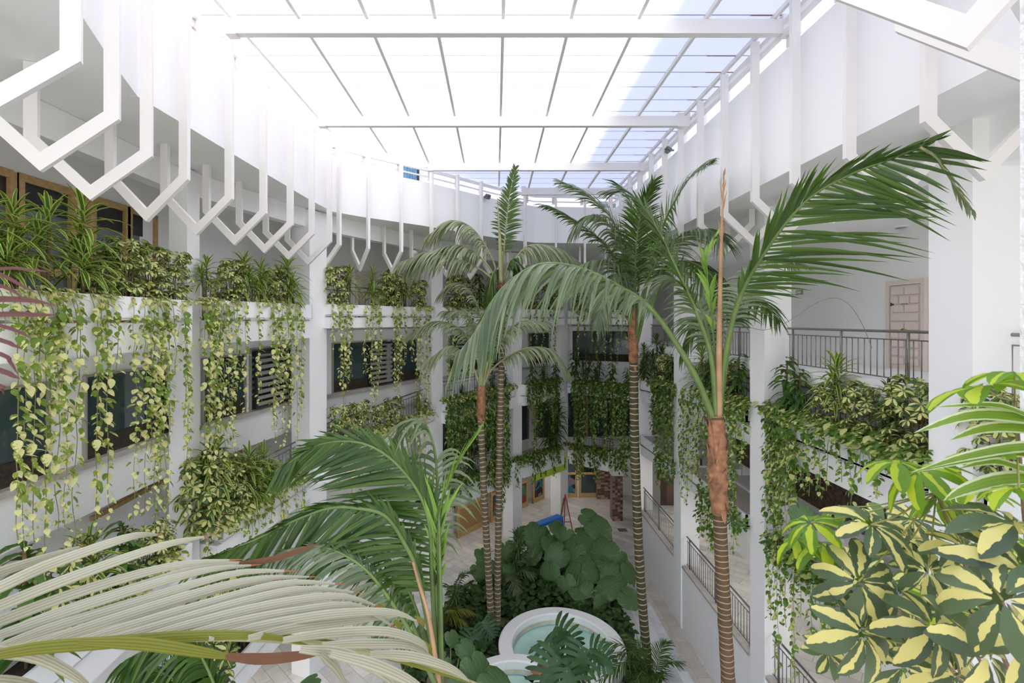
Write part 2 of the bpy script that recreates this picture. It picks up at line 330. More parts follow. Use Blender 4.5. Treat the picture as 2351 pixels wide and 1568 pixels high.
# louvred shutters outside the windows
def shutter(A, B, px0, px1, z0, z1, label):
    p, _ = on_line(px0, A, B); q, _ = on_line(px1, A, B)
    t = thing('louvred_shutter', label, 'shutter', group='black louvred shutters in the left windows')
    f = MB(); d = (q-p).normalized()*0.04
    for c in (p, q): seg(f, c-d, c+d, z0, z1, z0, z1, -0.2, -0.12)
    for z in (z0+0.04, z1-0.04): seg(f, p, q, z-0.04, z+0.04, z-0.04, z+0.04, -0.2, -0.12)
    f.build('frame', 'black', t)
    s = MB(); n = 9
    for i in range(n):
        z = z0+0.14+(z1-z0-0.24)*i/(n-1); seg(s, p, q, z-0.055, z+0.055, z-0.055, z+0.055, -0.175, -0.15)
    s.build('slat_panel', 'greyframe', t)
shutter(WL[1], WL[2], 578, 655, 9.2, 11.0, 'black framed louvred shutter in the window left of the second column')
shutter(WL[2], WL[3], 842, 896, 9.2, 11.05, 'black framed louvred shutter in the window right of the second column')
shutter(WL[3], WL[4], 1042, 1076, 9.35, 11.1, 'black framed louvred shutter in the window right of the third column')
# left shop front on the third floor
so = thing('shop_window', 'wooden framed shop window with dark panes on the left third floor', 'shop window')
sf, sp, sh = MB(), MB(), MB()
A, B = OL[0], OL[1]
xs = [(-260, 15), (30, 155), (200, 280), (285, 345)]
for x0, x1 in xs:
    p, _ = on_line(x0, A, B); q, _ = on_line(x1, A, B)
    seg(sp, p, q, 12.0, 14.75, 12.0, 14.75, -0.06, -0.04)
    seg(sh, p, q, 14.2, 14.72, 14.2, 14.72, -0.075, -0.06)
    d = (q-p).normalized()*0.08
    for c in (p, q): seg(sf, c-d, c+d, 11.95, 14.85, 11.95, 14.85, -0.16, -0.02)
    for z in (12.05, 13.0, 14.8): seg(sf, p, q, z-0.08, z+0.08, z-0.08, z+0.08, -0.14, -0.02)
sf.build('frame', 'wood', so); sp.build('pane', 'panel', so); sh.build('blind', 'black', so)
ys = thing('notice_sign', 'small yellow notice with a camera symbol beside the left shop window', 'sign')
p, _ = on_line(360, A, B); d = V((0, 1, 0))
m1, m2, m3 = MB(), MB(), MB()
seg(m1, p-d*0.14, p+d*0.14, 13.25, 13.95, 13.25, 13.95, -0.06, -0.03); seg(m2, p-d*0.09, p+d*0.09, 13.62, 13.86, 13.62, 13.86, -0.065, -0.06)
seg(m3, p-d*0.06, p+d*0.05, 13.68, 13.78, 13.68, 13.78, -0.07, -0.065); m1.build('board', 'yellow', ys); m2.build('panel', 'white', ys); m3.build('symbol', 'black', ys)
# columns
NTH = ['first', 'second', 'third', 'fourth', 'fifth']
for (x, y), w, rot, nth in zip(COLS_L, (0.46, 0.8, 0.72, 0.74, 0.76), (0.05, 0.4, 0.7, 0.78, 0.78), NTH):
    b = MB(); n = V((-math.cos(rot), math.sin(rot), 0)); d = V((math.sin(rot), math.cos(rot), 0)); c = V((x, y, 0))
    b.prism([c-d*w/2, c+d*w/2, c+d*w/2+n*w, c-d*w/2+n*w] if (d.cross(n)).z > 0 else [c-d*w/2, c-d*w/2+n*w, c+d*w/2+n*w, c+d*w/2], 0, 15.7)
    struct('column', b, 'white', '%s white square column from the front on the left side' % nth, 'column')
for y, nth in zip((7.3, 12.95, 18.8, 24.4), NTH):
    b = MB(); b.box(7.2, 7.92, y, y+0.74, 0, 15.05); struct('column', b, 'white', '%s white square column from the front on the right side' % nth, 'column')
b = MB(); b.box(2.06, 2.6, 1.5, 1.9, 9.5, 19); struct('column', b, 'rough', 'rough plastered column at the right edge close to the viewpoint', 'column')
# parapets of the fourth floor, soffits and beams
b = MB()
for A, B in zip(P_L, P_L[1:]): seg(b, A, B, 15.75, 17.5, 15.75, 17.5, 0, 0.14)
struct('wall_parapet', b, 'white', 'white curved parapet of the top gallery on the left', 'parapet')
b = MB()
for A, B in zip(P_R, P_R[1:]): seg(b, A, B, 15.0, 17.5, 15.0, 17.5, 0, 0.14)
struct('wall_parapet', b, 'white', 'white straight parapet of the top gallery on the right', 'parapet')
b = MB(); outer = [(-9.8, -3), (-9.8, 3.6), (-9.8, 5.66), (-9.8, 7), (-9.8, 8.1), (-9.8, 10.9), (-9.3, 14.9), (-8.9, 17.5), (-6.5, 22), (-4.5, 25.5), (-1.0, 29.3), (2.2, 33), (6.1, 33.2)]
inner = [(-3.9, -3)]+[(x*1.004, y+0.05) for x, y in P_L]
for i in range(len(outer)-1): b.prism([inner[i], inner[i+1], outer[i+1], outer[i]], 15.757, 15.95)
struct('ceiling_left', b, 'white', 'white soffit over the left third floor gallery', 'ceiling')
b = MB(); b.prism([(6.03, 23.7), (6.03, 5.3), (3.0, 3.15), (3.0, -3), (10.2, -3), (10.2, 33), (6.03, 33)], 15.05, 15.3)
b.box(7.9, 10.05, -3, 33, 14.3, 14.42); b.box(6.03, 6.2, 23.75, 33.2, 15.3, 15.95)
struct('ceiling_right', b, 'white', 'white soffit and ceiling over the right gallery', 'ceiling')
b = MB()
CL2 = [(-7.75, -3), (-7.75, 12)]+[(x-0.2, y+0.15) for x, y in COLS_L[1:]]
for A, B in zip(CL2, CL2[1:]): seg(b, A, B, 15.15, 15.75, 15.15, 15.75, 0, 0.35)
struct('beam_left', b, 'white', 'white beam along the left columns', 'beam')
b = MB(); b.box(7.45, 7.9, -3, 30, 14.33, 15.06); struct('beam_right', b, 'white', 'white beam along the right columns', 'beam')
# terrace floor behind the parapet + upper storey
for nm, PP, off, lab in (('wall_upper_left', P_L[3:], 3.1, 'left'),):
    b = MB()
    for A, B in zip(PP, PP[1:]): seg(b, A, B, 15.9, 19.6, 15.9, 19.6, off, off+0.2)
    struct(nm, b, 'cream', 'pale pink wall of the set back top storey on the left', 'wall')
b = MB(); b.box(9.2, 9.4, -3, 34, 15.2, 26.2); struct('wall_upper_right', b, 'white', 'white wall of the tall top storey on the right', 'wall')
b = MB(); b.box(-1.2, 9.4, 27.0, 27.2, 15.9, 26.4); struct('wall_upper_back', b, 'white', 'white wall of the tall top storey at the back', 'wall')
# upper window with a blue curtain + glazed strip at the back
def upper(px0, px1, y0, y1, A, B, name, label, pane):
    n = outn(A, B)*3.08; A2, B2 = V((A[0], A[1], 0))+n, V((B[0], B[1], 0))+n
    p, _ = on_line(px0, A2, B2); q, _ = on_line(px1, A2, B2)
    mb = MB(); nn = 10
    for i in range(nn):
        a, c = p.lerp(q, i/nn), p.lerp(q, (i+1)/nn); seg(mb, a, c, y0, y1, y0, y1, -0.05-0.03*(i % 2), -0.02)
    o = mb.build(name, pane); tag(o, label, 'window', None, 'structure')
    f = MB(); seg(f, p, q, y1, y1+0.06, y1, y1+0.06, -0.1, 0); seg(f, q, q+(q-p).normalized()*0.12, y0, y1, y0, y1, -0.1, 0); f.build('window_frame', 'black', o)
upper(925, 955, 16.0, 19.2, P_L[7], P_L[8], 'window_10', 'window with a blue curtain above the left parapet', 'curtain')
for i in range(5):
    x0 = 0.4+i*1.7; mb = MB(); mb.box(x0, x0+1.5, 26.93, 26.98, 16.1, 18.6); o = mb.build('window_%d' % (11+i), 'panel'); tag(o, 'grey glazed bay above the back parapet, %s from the left' % ORD[i], 'window', None, 'structure')
    mb = MB(); mb.box(x0-0.1, x0, 26.9, 27.0, 15.95, 18.7); mb.build('window_frame', 'white', o)
# ---- brackets: angular white frames hanging in front of the parapets
def bracket(p, n, top, soff, label):
    """one bent frame of square bar with mitred corners: post, two slanted arms, short inner post"""
    t = thing('angular_bracket', label, 'bracket', group='white angular brackets along the parapets')
    side = V((-n.y, n.x, 0))*0.043; h = 0.08
    q = [(-.28, top), (-.28, 14.6), (.42, 13.92), (1.12, 14.64), (1.12, soff)]
    def perp(a, b): dx, dz = b[0]-a[0], b[1]-a[1]; l = math.hypot(dx, dz); return (-dz/l, dx/l)
    N_ = [perp(q[i], q[i+1]) for i in range(4)]; off = []
    for i in range(5):
        if i in (0, 4): m = N_[0 if i == 0 else 3]
        else:
            a, b = N_[i-1], N_[i]; k = 1+a[0]*b[0]+a[1]*b[1]; m = ((a[0]+b[0])/k, (a[1]+b[1])/k)
        off.append((m[0]*h, m[1]*h))
    W = lambda i, sg, sd: p+n*(q[i][0]+sg*off[i][0])+V((0, 0, q[i][1]+sg*off[i][1]))+side*sd
    for i, nm in enumerate(('outer_post', 'outer_arm', 'inner_arm', 'inner_post')):
        m = MB(); m.hexa([W(i, -1, -1), W(i, 1, -1), W(i, 1, 1), W(i, -1, 1), W(i+1, -1, -1), W(i+1, 1, -1), W(i+1, 1, 1), W(i+1, -1, 1)]); m.build(nm, 'frame', t)
def walk(PP, start, step):
    pts, carry = [], start
    for A, B in zip(PP, PP[1:]):
        a, c = V((A[0], A[1], 0)), V((B[0], B[1], 0)); L = (c-a).length; s = carry
        while s <= L: pts.append((a.lerp(c, s/L), outn(A, B))); s += step
        carry = s-L
    return pts
left = [(V((-4.45, 4.66, 0)), outn(P_L[0], P_L[1])), (V((-5.15, 6.06, 0)), outn(P_L[1], P_L[2])), (V((-5.72, 7.46, 0)), outn(P_L[2], P_L[3]))]
for y in (8.86, 10.26, 11.66, 13.06, 14.46, 15.86): left.append((V((-6.0+(y-8.1)*0.035, y, 0)), V((-1, 0.04, 0)).normalized()))
left.append((V((-5.62, 16.75, 0)), V((-0.85, 0.5, 0)).normalized()))
left += walk(P_L[7:11], 0.12, 1.33)
for i, (p, n) in enumerate(left): bracket(p, n, 18.02, 15.75, 'white angular bracket on the left curved parapet, %s from the front' % ORD[i])
for i, x in enumerate((2.9, 4.3, 5.6)): bracket(V((x, 23.48+x*0.03, 0)), V((0, 1, 0)), 18.02, 15.75, 'white angular bracket on the back parapet, %s from the left' % ORD[i])
for i in range(12):
    y = 6.28+1.4*i; bracket(V((5.9, y, 0)), V((1, 0, 0)), 18.02, 15.045, 'white angular bracket on the right straight parapet, %s from the front' % ORD[i])
nn = V((0.58, -0.81, 0)); dd = V((0.81, 0.58, 0))
bracket(V((2.75, 3.8, 0))+nn*0.28, nn, 18.02, 15.1, 'large white angular bracket at the top right corner nearest the viewpoint')
bracket(V((3.62, 4.25, 0))+nn*0.28, nn, 18.02, 15.1, 'white angular bracket at the right edge behind the nearest one')
# ---- parapet top rails
b = MB()
for A, B in zip(P_L, P_L[1:]):
    seg(b, A, B, 17.93, 18.03, 17.93, 18.03, -0.12, 0.0); seg(b, A, B, 17.72, 17.76, 17.72, 17.76, -0.02, 0.06)
for p, n in walk(P_L, 0.8, 1.4): d = V((-n.y, n.x, 0))*0.06; seg(b, p-d, p+d, 17.62, 17.95, 17.62, 17.95, -0.02, 0.1)
struct('trim_3', b, 'frame', 'white top rail of the left parapet', 'rail')
b = MB()
for A, B in zip(P_R, P_R[1:]):
    seg(b, A, B, 17.93, 18.03, 17.93, 18.03, -0.12, 0.0); seg(b, A, B, 17.74, 17.82, 17.74, 17.82, -0.12, -0.04)
for i in range(14): y = 5.6+1.4*i; b.box(5.93, 6.08, y-0.07, y+0.07, 17.55, 17.95)
struct('trim_4', b, 'frame', 'white top rail of the right parapet', 'rail')
# ---- glass roof
m, nt, out = nodes('translucent_roof_sheet'); L = nt.links
tc = N(nt, 'TexCoord'); sp_ = N(nt, 'SeparateXYZ'); L.new(tc.outputs['Object'], sp_.inputs[0])
fy = mth(nt, 'FRACT', mth(nt, 'DIVIDE', sp_.outputs[1], 0.75)); joint = mth(nt, 'LESS_THAN', fy, 0.03)
nz = N(nt, 'TexNoise', Scale=1.2, Detail=4.0); L.new(tc.outputs['Object'], nz.inputs['Vector'])
st = mth(nt, 'MULTIPLY', mth(nt, 'GREATER_THAN', mth(nt, 'ADD', mth(nt, 'MULTIPLY', sp_.outputs[0], 0.25), nz.outputs['Fac']), 1.78), mth(nt, 'LESS_THAN', fy, 0.055))
col = mix(nt, joint, (0.80, 0.80, 0.83), (0.22, 0.22, 0.23)); col = mix(nt, st, col, (0.30, 0.17, 0.08))
tr = N(nt, 'BsdfTranslucent'); df = N(nt, 'BsdfDiffuse'); L.new(col, tr.inputs[0]); L.new(col, df.inputs[0])
ms = N(nt, 'MixShader', Fac=0.22); L.new(tr.outputs[0], ms.inputs[1]); L.new(df.outputs[0], ms.inputs[2]); L.new(ms.outputs[0], out.inputs[0])
M['roof'] = m
b = MB(); b.prism([(-6.2, 1.0), (6.15, 1.0), (6.15, 23.9), (1.9, 23.7), (0, 22.3), (-2.9, 19.5), (-4.9, 17.8), (-5.8, 16.8), (-6.2, 15)], 18.16, 18.18)
struct('ceiling', b, 'roof', 'translucent white sheet roof over the courtyard', 'roof')
for i, (y, x0, x1) in enumerate(((5.1, -5.4, 6.1), (9.72, -5.42, 6.12), (14.35, -5.25, 5.75), (18.6, -2.6, 5.9), (22.2, 1.2, 5.9))):
    b = MB(); b.box(x0, x1, y, y+0.16, 17.77, 18.06); b.box(x1-0.35, x1+0.02, y-0.02, y+0.18, 17.75, 18.15); b.box(x0-0.02, x0+0.2, y-0.02, y+0.18, 17.75, 18.15)
    struct('roof_beam', b, 'frame', 'white roof cross beam, %s from the front' % ORD[i], 'beam')
for k in range(-4, 5):
    x = 0.15+1.37*k; ye = 23.4 if x > 1.2 else (22.0 if x > 0 else (19.3 if x > -2.7 else (17.6 if x > -4.9 else 15.6)))
    b = MB(); b.box(x-0.035, x+0.035, 1.2, ye, 18.07, 18.16); struct('roof_rib', b, 'frame', 'white lengthwise roof rib, %s from the left' % ORD[k+4], 'roof rib')
# ---- planters, slabs and galleries
def gallery(name, A, B, zA, zB, label, soil='soil', depth=0.55, floor=2.4, planter=True, front=-0.12):
    """zA, zB = (slab bottom, slab top, planter top) at each end"""
    b = MB(); seg(b, A, B, zA[0], zA[1], zB[0], zB[1], front+0.06, floor)
    struct('floor_slab', b, 'white', 'white gallery slab edge %s' % label, 'slab')
    if planter:
        t = thing('planter', 'long white planter box %s' % label, 'planter', group='white planter boxes along the galleries')
        n = outn(A, B); d = (V((B[0], B[1], 0))-V((A[0], A[1], 0))).normalized()
        A2, B2 = V((A[0], A[1], 0))+d*0.08, V((B[0], B[1], 0))-d*0.08
        bd = MB(); zz = lambda e, k: e[k]
        seg(bd, A2, B2, zA[1]+0.06, zA[2], zB[1]+0.06, zB[2], front, front+0.06); seg(bd, A2, B2, zA[1]+0.06, zA[2], zB[1]+0.06, zB[2], front+depth-0.06, front+depth)
        seg(bd, A2, B2, zA[1]+0.05, zA[1]+0.1, zB[1]+0.05, zB[1]+0.1, front, front+depth)
        for e in (A2, B2):
            k = zA if e is A2 else zB; s = d*0.05 if e is A2 else -d*0.05
            seg(bd, e, e+s, k[1]+0.06, k[2], k[1]+0.06, k[2], front, front+depth)
        for s in range(1, 6):
            c = A2.lerp(B2, s/6); k0, k1 = zA[1]+(zB[1]-zA[1])*s/6, 0.07; seg(bd, c-d*0.1, c+d*0.1, k0, k0+k1, k0, k0+k1, front+0.05, front+0.3)
        bd.build('box', 'white', t)
        sb = MB(); seg(sb, A2+d*0.05, B2-d*0.05, zA[2]-0.12, zA[2]-0.07, zB[2]-0.12, zB[2]-0.07, front+0.06, front+depth-0.06); sb.build('soil', soil, t)
LC = [(-7.0, 3.0), (-7.15, 11.9), (-6.0, 16.2), (-2.55, 22.0), (1.3, 26.3), (4.3, 29.3)]
def cut(A, B, t0, t1): a, c = V((A[0], A[1], 0)), V((B[0], B[1], 0)); return a.lerp(c, t0), a.lerp(c, t1)
BAYNAME = ['left of the first left column', 'between the first and second left columns', 'between the second and third left columns', 'between the third and fourth left columns', 'between the fourth and fifth left columns']
G = {}
F3 = [((11.38, 11.95, 12.45),)*2, ((11.42, 11.97, 12.5),)*2, ((11.72, 12.1, 12.55),)*2, ((11.7, 12.1, 12.6),)*2, ((11.7, 12.1, 12.6),)*2]
F2 = [((5.5, 6.05, 6.6), (5.8, 6.3, 6.85)), ((5.8, 6.3, 6.85), (6.2, 6.6, 7.1)), ((6.4, 6.9, 7.5), (7.0, 7.5, 8.0)), ((7.2, 7.7, 8.3), (7.3, 7.9, 8.5)), ((7.3, 7.8, 8.45),)*2]
F1 = [None, ((2.0, 2.5, 3.0), (2.6, 3.1, 3.6)), ((2.8, 3.3, 3.8), (3.2, 3.7, 4.2)), ((3.3, 3.85, 4.4),)*2, ((3.35, 3.9, 4.45),)*2]
for i in range(5):
    gap0, gap1 = 0.07 if i else 0.0, 0.93
    A, B = cut(LC[i], LC[i+1], gap0, gap1); full = cut(LC[i], LC[i+1], 0, 1)
    G['F3', i] = (A, B, F3[i]); gallery('F3', A, B, F3[i][0], F3[i][1], 'on the third floor '+BAYNAME[i], floor=2.3)
    G['F2', i] = (A, B, F2[i]); gallery('F2', A, B, F2[i][0], F2[i][1], 'on the second floor '+BAYNAME[i], floor=2.3)
    if F1[i]: G['F1', i] = (A, B, F1[i]); gallery('F1', A, B, F1[i][0], F1[i][1], 'on the first floor '+BAYNAME[i], floor=2.3)
bk = ((4.4, 29.3), (7.25, 25.4))
G['F3', 5] = (V((*bk[0], 0)), V((*bk[1], 0)), ((11.75, 12.1, 12.55),)*2); gallery('F3', *bk, *G['F3', 5][2], 'on the third floor at the back corner', floor=3)
G['F2', 5] = (V((*bk[0], 0)), V((*bk[1], 0)), ((7.6, 7.95, 8.3), (7.75, 8.1, 8.45))); gallery('F2', *bk, *G['F2', 5][2], 'on the second floor at the back corner', floor=3)
v6 = ((4.5, 29.4), (6.5, 27.8)); v7 = ((6.5, 27.8), (7.3, 25.2))
G['F1', 5] = (V((*v6[0], 0)), V((*v6[1], 0)), ((3.3, 3.85, 4.4),)*2); gallery('F1', *v6, *G['F1', 5][2], 'on the first floor left of the back corner', floor=3)
G['F1', 6] = (V((*v7[0], 0)), V((*v7[1], 0)), ((3.3, 3.85, 4.4), (4.7, 5.2, 5.75))); gallery('F1', *v7, *G['F1', 6][2], 'on the sloping ramp right of the back corner', floor=3)
RX = 7.25
RB = [((RX, 24.2), (RX, 19.6)), ((RX, 18.7), (RX, 13.8)), ((RX, 12.9), (RX, 8.1)), ((RX, 7.2), (RX, 3.0))]
RN = ['between the third and fourth right columns', 'between the second and third right columns', 'between the first and second right columns', 'right of the first right column']
R2z = [((8.0, 8.45, 9.0), (8.3, 8.8, 9.35)), ((8.35, 8.85, 9.4), (8.45, 9.0, 9.6)), ((8.5, 9.05, 9.7),)*2, ((8.5, 9.05, 9.7),)*2]
R1z = [((5.3, 5.75, 6.3), (5.6, 5.95, 6.35)), ((5.65, 6.0, 6.4),)*2, ((5.6, 5.95, 6.3),)*2, ((5.5, 5.85, 6.2),)*2]
for i, (A, B) in enumerate(RB):
    A, B = V((*A, 0)), V((*B, 0))
    G['R2', i] = (A, B, R2z[i]); gallery('R2', A, B, *R2z[i], 'on the second floor '+RN[i], floor=2.7, front=-0.06)
    G['R1', i] = (A, B, R1z[i]); gallery('R1', A, B, *R1z[i], 'on the first floor '+RN[i], soil='pebble', floor=2.7, front=-0.06, depth=1.2)
b = MB(); b.box(7.62, 10.0, -3, 33, 10.4, 10.8); struct('floor_gallery', b, 'white', 'white floor slab of the right third floor gallery', 'slab')
b = MB(); b.box(7.3, 10.0, 3, 25, 2.2, 2.42); struct('floor_ramp', b, 'tile', 'tiled floor of the raised right walkway', 'floor')
b = MB(); b.box(7.25, 7.45, 3, 24.6, 0, 2.42); struct('wall_low', b, 'white', 'white low wall under the right walkway', 'wall')
for i, (A, B) in enumerate(RB[:4]):
    b = MB(); b.box(7.2, 7.55, B[1], A[1], 2.42, 2.5); struct('trim_%d' % (5+i), b, 'sill', 'stone coping on the low wall %s' % RN[i], 'coping')
b = MB(); b.box(9.93, 9.99, 3, 20, 6.2, 8.5); struct('wall_cladding', b, plain('brown_stone_wall', (0.16, 0.11, 0.08), 0.9, noise=0.6, nscale=9, bump=1.0, bscale=20), 'dark brown stone clad wall of the right first floor walkway', 'wall')
b = MB(); seg(b, (-3.6, 24.3), (-9.0, 20.3), 0, 1.6, 0, 1.6, 0, 0.2); struct('wall_ramp', b, 'white', 'white low wall behind the third left column on the ground floor', 'wall')
# dark panes standing in for the shade behind the vines on the back galleries
for i, (A, B, z0, z1) in enumerate((((-3.4, 25.7), (-0.7, 28.6), 4.2, 7.1), ((-0.6, 28.8), (2.0, 31.9), 4.2, 7.1), ((2.6, 32.3), (9.6, 32.7), 4.2, 7.4), ((2.6, 32.3), (9.6, 32.7), 8.3, 11.5))):
    b = MB(); seg(b, A, B, z0, z1, z0, z1, -0.12, -0.06); o = b.build('window_%d' % (16+i), 'pane')
    tag(o, 'dark pane added for the shade behind the vines, %s' % ('first floor left', 'first floor centre', 'first floor back corner', 'second floor back corner')[i], 'window', None, 'structure')
    f = MB(); a, c = V((*A, 0)), V((*B, 0)); d = (c-a).normalized()*0.06
    for s in range(5): q = a.lerp(c, s/4); seg(f, q-d, q+d, z0, z1, z0, z1, -0.2, -0.06)
    f.build('window_frame', 'wood' if i == 2 else 'dsteel', o)
# wooden trim at lower left
b = MB(); seg(b, on_line(205, (-9.3, 3), (-9.3, 13))[0], on_line(386, (-9.3, 3), (-9.3, 13))[0], 7.4, 7.5, 7.5, 7.6, -0.1, 0.0); p, _ = on_line(284, (-9.3, 3), (-9.3, 13)); d = V((0, 0.09, 0)); seg(b, p-d, p+d, 7.45, 8.05, 7.45, 8.05, -0.06, 0)
for px in (549, 600): p, _ = on_line(px, (-9.25, 12.3), (-8.4, 18.0)); seg(b, p-d*0.8, p+d*0.8, 7.0, 8.2, 7.0, 8.2, -0.08, 0)
struct('trim_9', b, 'wood', 'wooden rail and posts on the lower left wall', 'trim')
# ---- railings
def railing(A, B, z0, z1, label, mat='steel', n=None, zB=None, group='metal railings'):
    A, B = V((A[0], A[1], 0)), V((B[0], B[1], 0)); L = (B-A).length; dz = (zB or z0)-z0; Z = lambda t, h: V((0, 0, z0+dz*t+h))
    t = thing('railing', label, 'railing', group=group); H = z1-z0
    m = MB(); m.tube([A+Z(0, H), B+Z(1, H)], 0.028, 8); m.build('handrail', mat, t)
    for h in (0.06, H-0.16): m = MB(); m.tube([A+Z(0, h), B+Z(1, h)], 0.014, 6); m.build('cross_rail', mat, t)
    npost = max(2, round(L/2.0)+1)
    for i in range(npost): s = (i+0.12)/(npost-0.76) ; p = A.lerp(B, min(s, 1)); m = MB(); m.tube([p+Z(s, 0), p+Z(s, H)], 0.026, 6); m.build('post', mat, t)
    n = n or int(L/0.17); base = None
    for i in range(min(n, 90)):
        s = (i+0.5)/n; p = A.lerp(B, s)
        if base is None: m = MB(); m.tube([V((0, 0, 0)), V((0, 0, H-0.22))], 0.011, 5); base = m.build('baluster', mat, t); o = base
        else: o = base.copy(); C.objects.link(o)
        o.location = p+Z(s, 0.06)
railing((7.8, 12.9), (7.8, 3.6), 10.8, 11.78, 'steel railing on the right third floor gallery in front of the numbered door')
railing((7.8, 18.8), (7.8, 13.7), 10.8, 11.78, 'steel railing on the right third floor gallery behind the tall palm')
railing((7.8, 24.3), (7.8, 19.6), 10.8, 11.78, 'steel railing on the right third floor gallery farthest from the viewpoint')
for i, (A, B) in enumerate(RB[:3]): railing((7.4, A[1]), (7.4, B[1]), 2.5, 3.62, 'grey metal railing on the low right wall '+RN[i], 'dsteel')
railing((7.85, 12.8), (7.85, 8.2), 9.1, 10.3, 'grey railing behind the planter between the first and second right columns', 'dsteel')
railing((7.85, 18.7), (7.85, 13.8), 9.0, 10.2, 'grey railing behind the planter between the second and third right columns', 'dsteel')
for i in range(5):
    A, B, z = G['F3', i]; n = outn(A, B)*0.6; railing(A+n, B+n, 12.0, 13.25, 'steel railing behind the third floor planter '+BAYNAME[i])
    if i in (1, 2, 3): A, B, z = G['F2', i]; railing(A+n, B+n, z[0][1], z[0][1]+1.35, 'grey railing behind the second floor planter '+BAYNAME[i], 'dsteel', zB=z[1][1])
A, B, z = G['F1', 3]; n = outn(A, B)*0.7; railing(A+n, B+n, 3.9, 5.0, 'grey railing behind the first floor planter between the third and fourth left columns', 'dsteel')
A, B, z = G['F1', 5]; n = outn(A, B)*0.7; railing(A+n, B+n, 3.9, 5.0, 'grey railing behind the first floor planter at the back corner', 'dsteel')
# ---- right gallery: numbered door, plaque, ceiling lights
def text_mesh(body, size, parent, name, mat, loc, rot):
    cu = bpy.data.curves.new(name, 'FONT'); cu.body = body; cu.size = size; cu.align_x = 'CENTER'; cu.extrude = 0.002
    tmp = bpy.data.objects.new('tmp', cu); C.objects.link(tmp); bpy.context.view_layer.update()
    me = bpy.data.meshes.new_from_object(tmp.evaluated_get(bpy.context.evaluated_depsgraph_get())); bpy.data.objects.remove(tmp)
    me.materials.clear(); me.materials.append(M[mat]); o = bpy.data.objects.new(name, me); C.objects.link(o); o.location = loc; o.rotation_euler = rot
    if parent: o.parent = parent
    return o
dw = [(10.0, 3.0), (10.0, 30.0)]
p0 = on_line(2122, *dw)[0]; p1 = on_line(2050, *dw)[0]; y0, y1 = p0.y, p1.y
b = MB(); b.box(9.94, 9.99, y0, y1, 10.8, 12.85); dr = b.build('door_1', 'door'); tag(dr, 'pale panelled door numbered 315 on the right third floor gallery', 'door', None, 'structure')
b = MB()
for c in (y0-0.06, y1+0.06): b.box(9.9, 9.99, c-0.05, c+0.05, 10.8, 12.86)
b.box(9.9, 9.99, y0-0.11, y1+0.11, 12.86, 12.98); b.build('door_frame', 'door', dr)
b = MB(); w = (y1-y0)
for r in range(9):
    z = 10.92+r*0.213
    splits = ((0.06, 0.94),) if r in (5,) else (((0.06, 0.47), (0.53, 0.94)) if r % 2 == 0 else ((0.06, 0.3), (0.35, 0.65), (0.70, 0.94)))
    for s0, s1 in splits: b.box(9.90, 9.938, y0+w*s0, y0+w*s1, z, z+0.165)
b.build('door_panel', 'door', dr)
text_mesh('315', 0.12, dr, 'door_number', 'dark', (9.905, (y0+y1)/2, 12.38), (math.pi/2, 0, -math.pi/2))
b = MB(); b.tube([(9.86, y0+w*0.5, 11.75), (9.94, y0+w*0.5, 11.75)], 0.05, 10); b.build('door_handle', 'brass', dr)
b = MB(); b.box(9.9, 9.94, y1-0.1, y1-0.04, 12.35, 12.43); b.build('door_lock', 'dark', dr)
pq = on_line(1837, *dw)[0]
pl = thing('wall_plaque', 'small grey lettered plaque on the right gallery wall left of the door', 'plaque')
b = MB(); b.box(9.96, 9.99, pq.y-0.16, pq.y+0.16, 12.84, 12.98); b.build('plate', 'greyframe', pl); b = MB()
for k in range(7): y = pq.y+0.11-k*0.035; b.box(9.952, 9.96, y-0.008, y+0.008, 12.87, 12.95)
b.build('lettering', 'white', pl)
# second far door on the left gallery
def panel_door(A, B, px0, px1, z0, z1, name, label, mat='white'):
    p, _ = on_line(px0, A, B); q, _ = on_line(px1, A, B)
    mb = MB(); seg(mb, p, q, z0, z1, z0, z1, -0.06, -0.01); o = mb.build(name, mat); tag(o, label, 'door', None, 'structure')
    f = MB()
    for r in range(6):
        for s0, s1 in ((0.08, 0.46), (0.54, 0.92)):
            z = z0+0.1+(z1-z0-0.2)*r/6; seg(f, p.lerp(q, s0), p.lerp(q, s1), z, z+0.24, z, z+0.24, -0.085, -0.06)
    f.build('door_panel', mat, o); return o
panel_door(OL[2], OL[3], 815, 862, 12.0, 14.3, 'door_2', 'white panelled door behind the planter between the second and third left columns', 'door')
panel_door(OL[2], OL[3], 945, 985, 12.0, 14.3, 'door_3', 'white panelled door left of the third left column', 'door')
em, nt, out = nodes('lamp_diffuser'); e = N(nt, 'Emission', Strength=3.0); e.inputs[0].default_value = (1, 0.96, 0.88, 1); nt.links.new(e.outputs[0], out.inputs[0]); M['lamp'] = em
def disc(parent, name, c, r, mat, h=0.02):
    m = MB(); m.lathe([(0, c[2]), (r, c[2]), (r, c[2]-h), (0, c[2]-h)], c[0], c[1], 24); return m.build(name, mat, parent)
for px, py, zc, lab in ((2095, 496, 14.3, 'round recessed ceiling light over the right gallery'), (955, 569, 15.74, 'round recessed ceiling light over the left gallery')):
    Y = (zc-CZ)*F/(PY-py); p = at(px, py, Y); t = thing('ceiling_light', lab, 'ceiling light', (0, 0, 0)); disc(t, 'trim_ring', (p.x, p.y, zc), 0.15, 'white', 0.015); disc(t, 'diffuser', (p.x, p.y, zc-0.012), 0.11, 'lamp', 0.01)
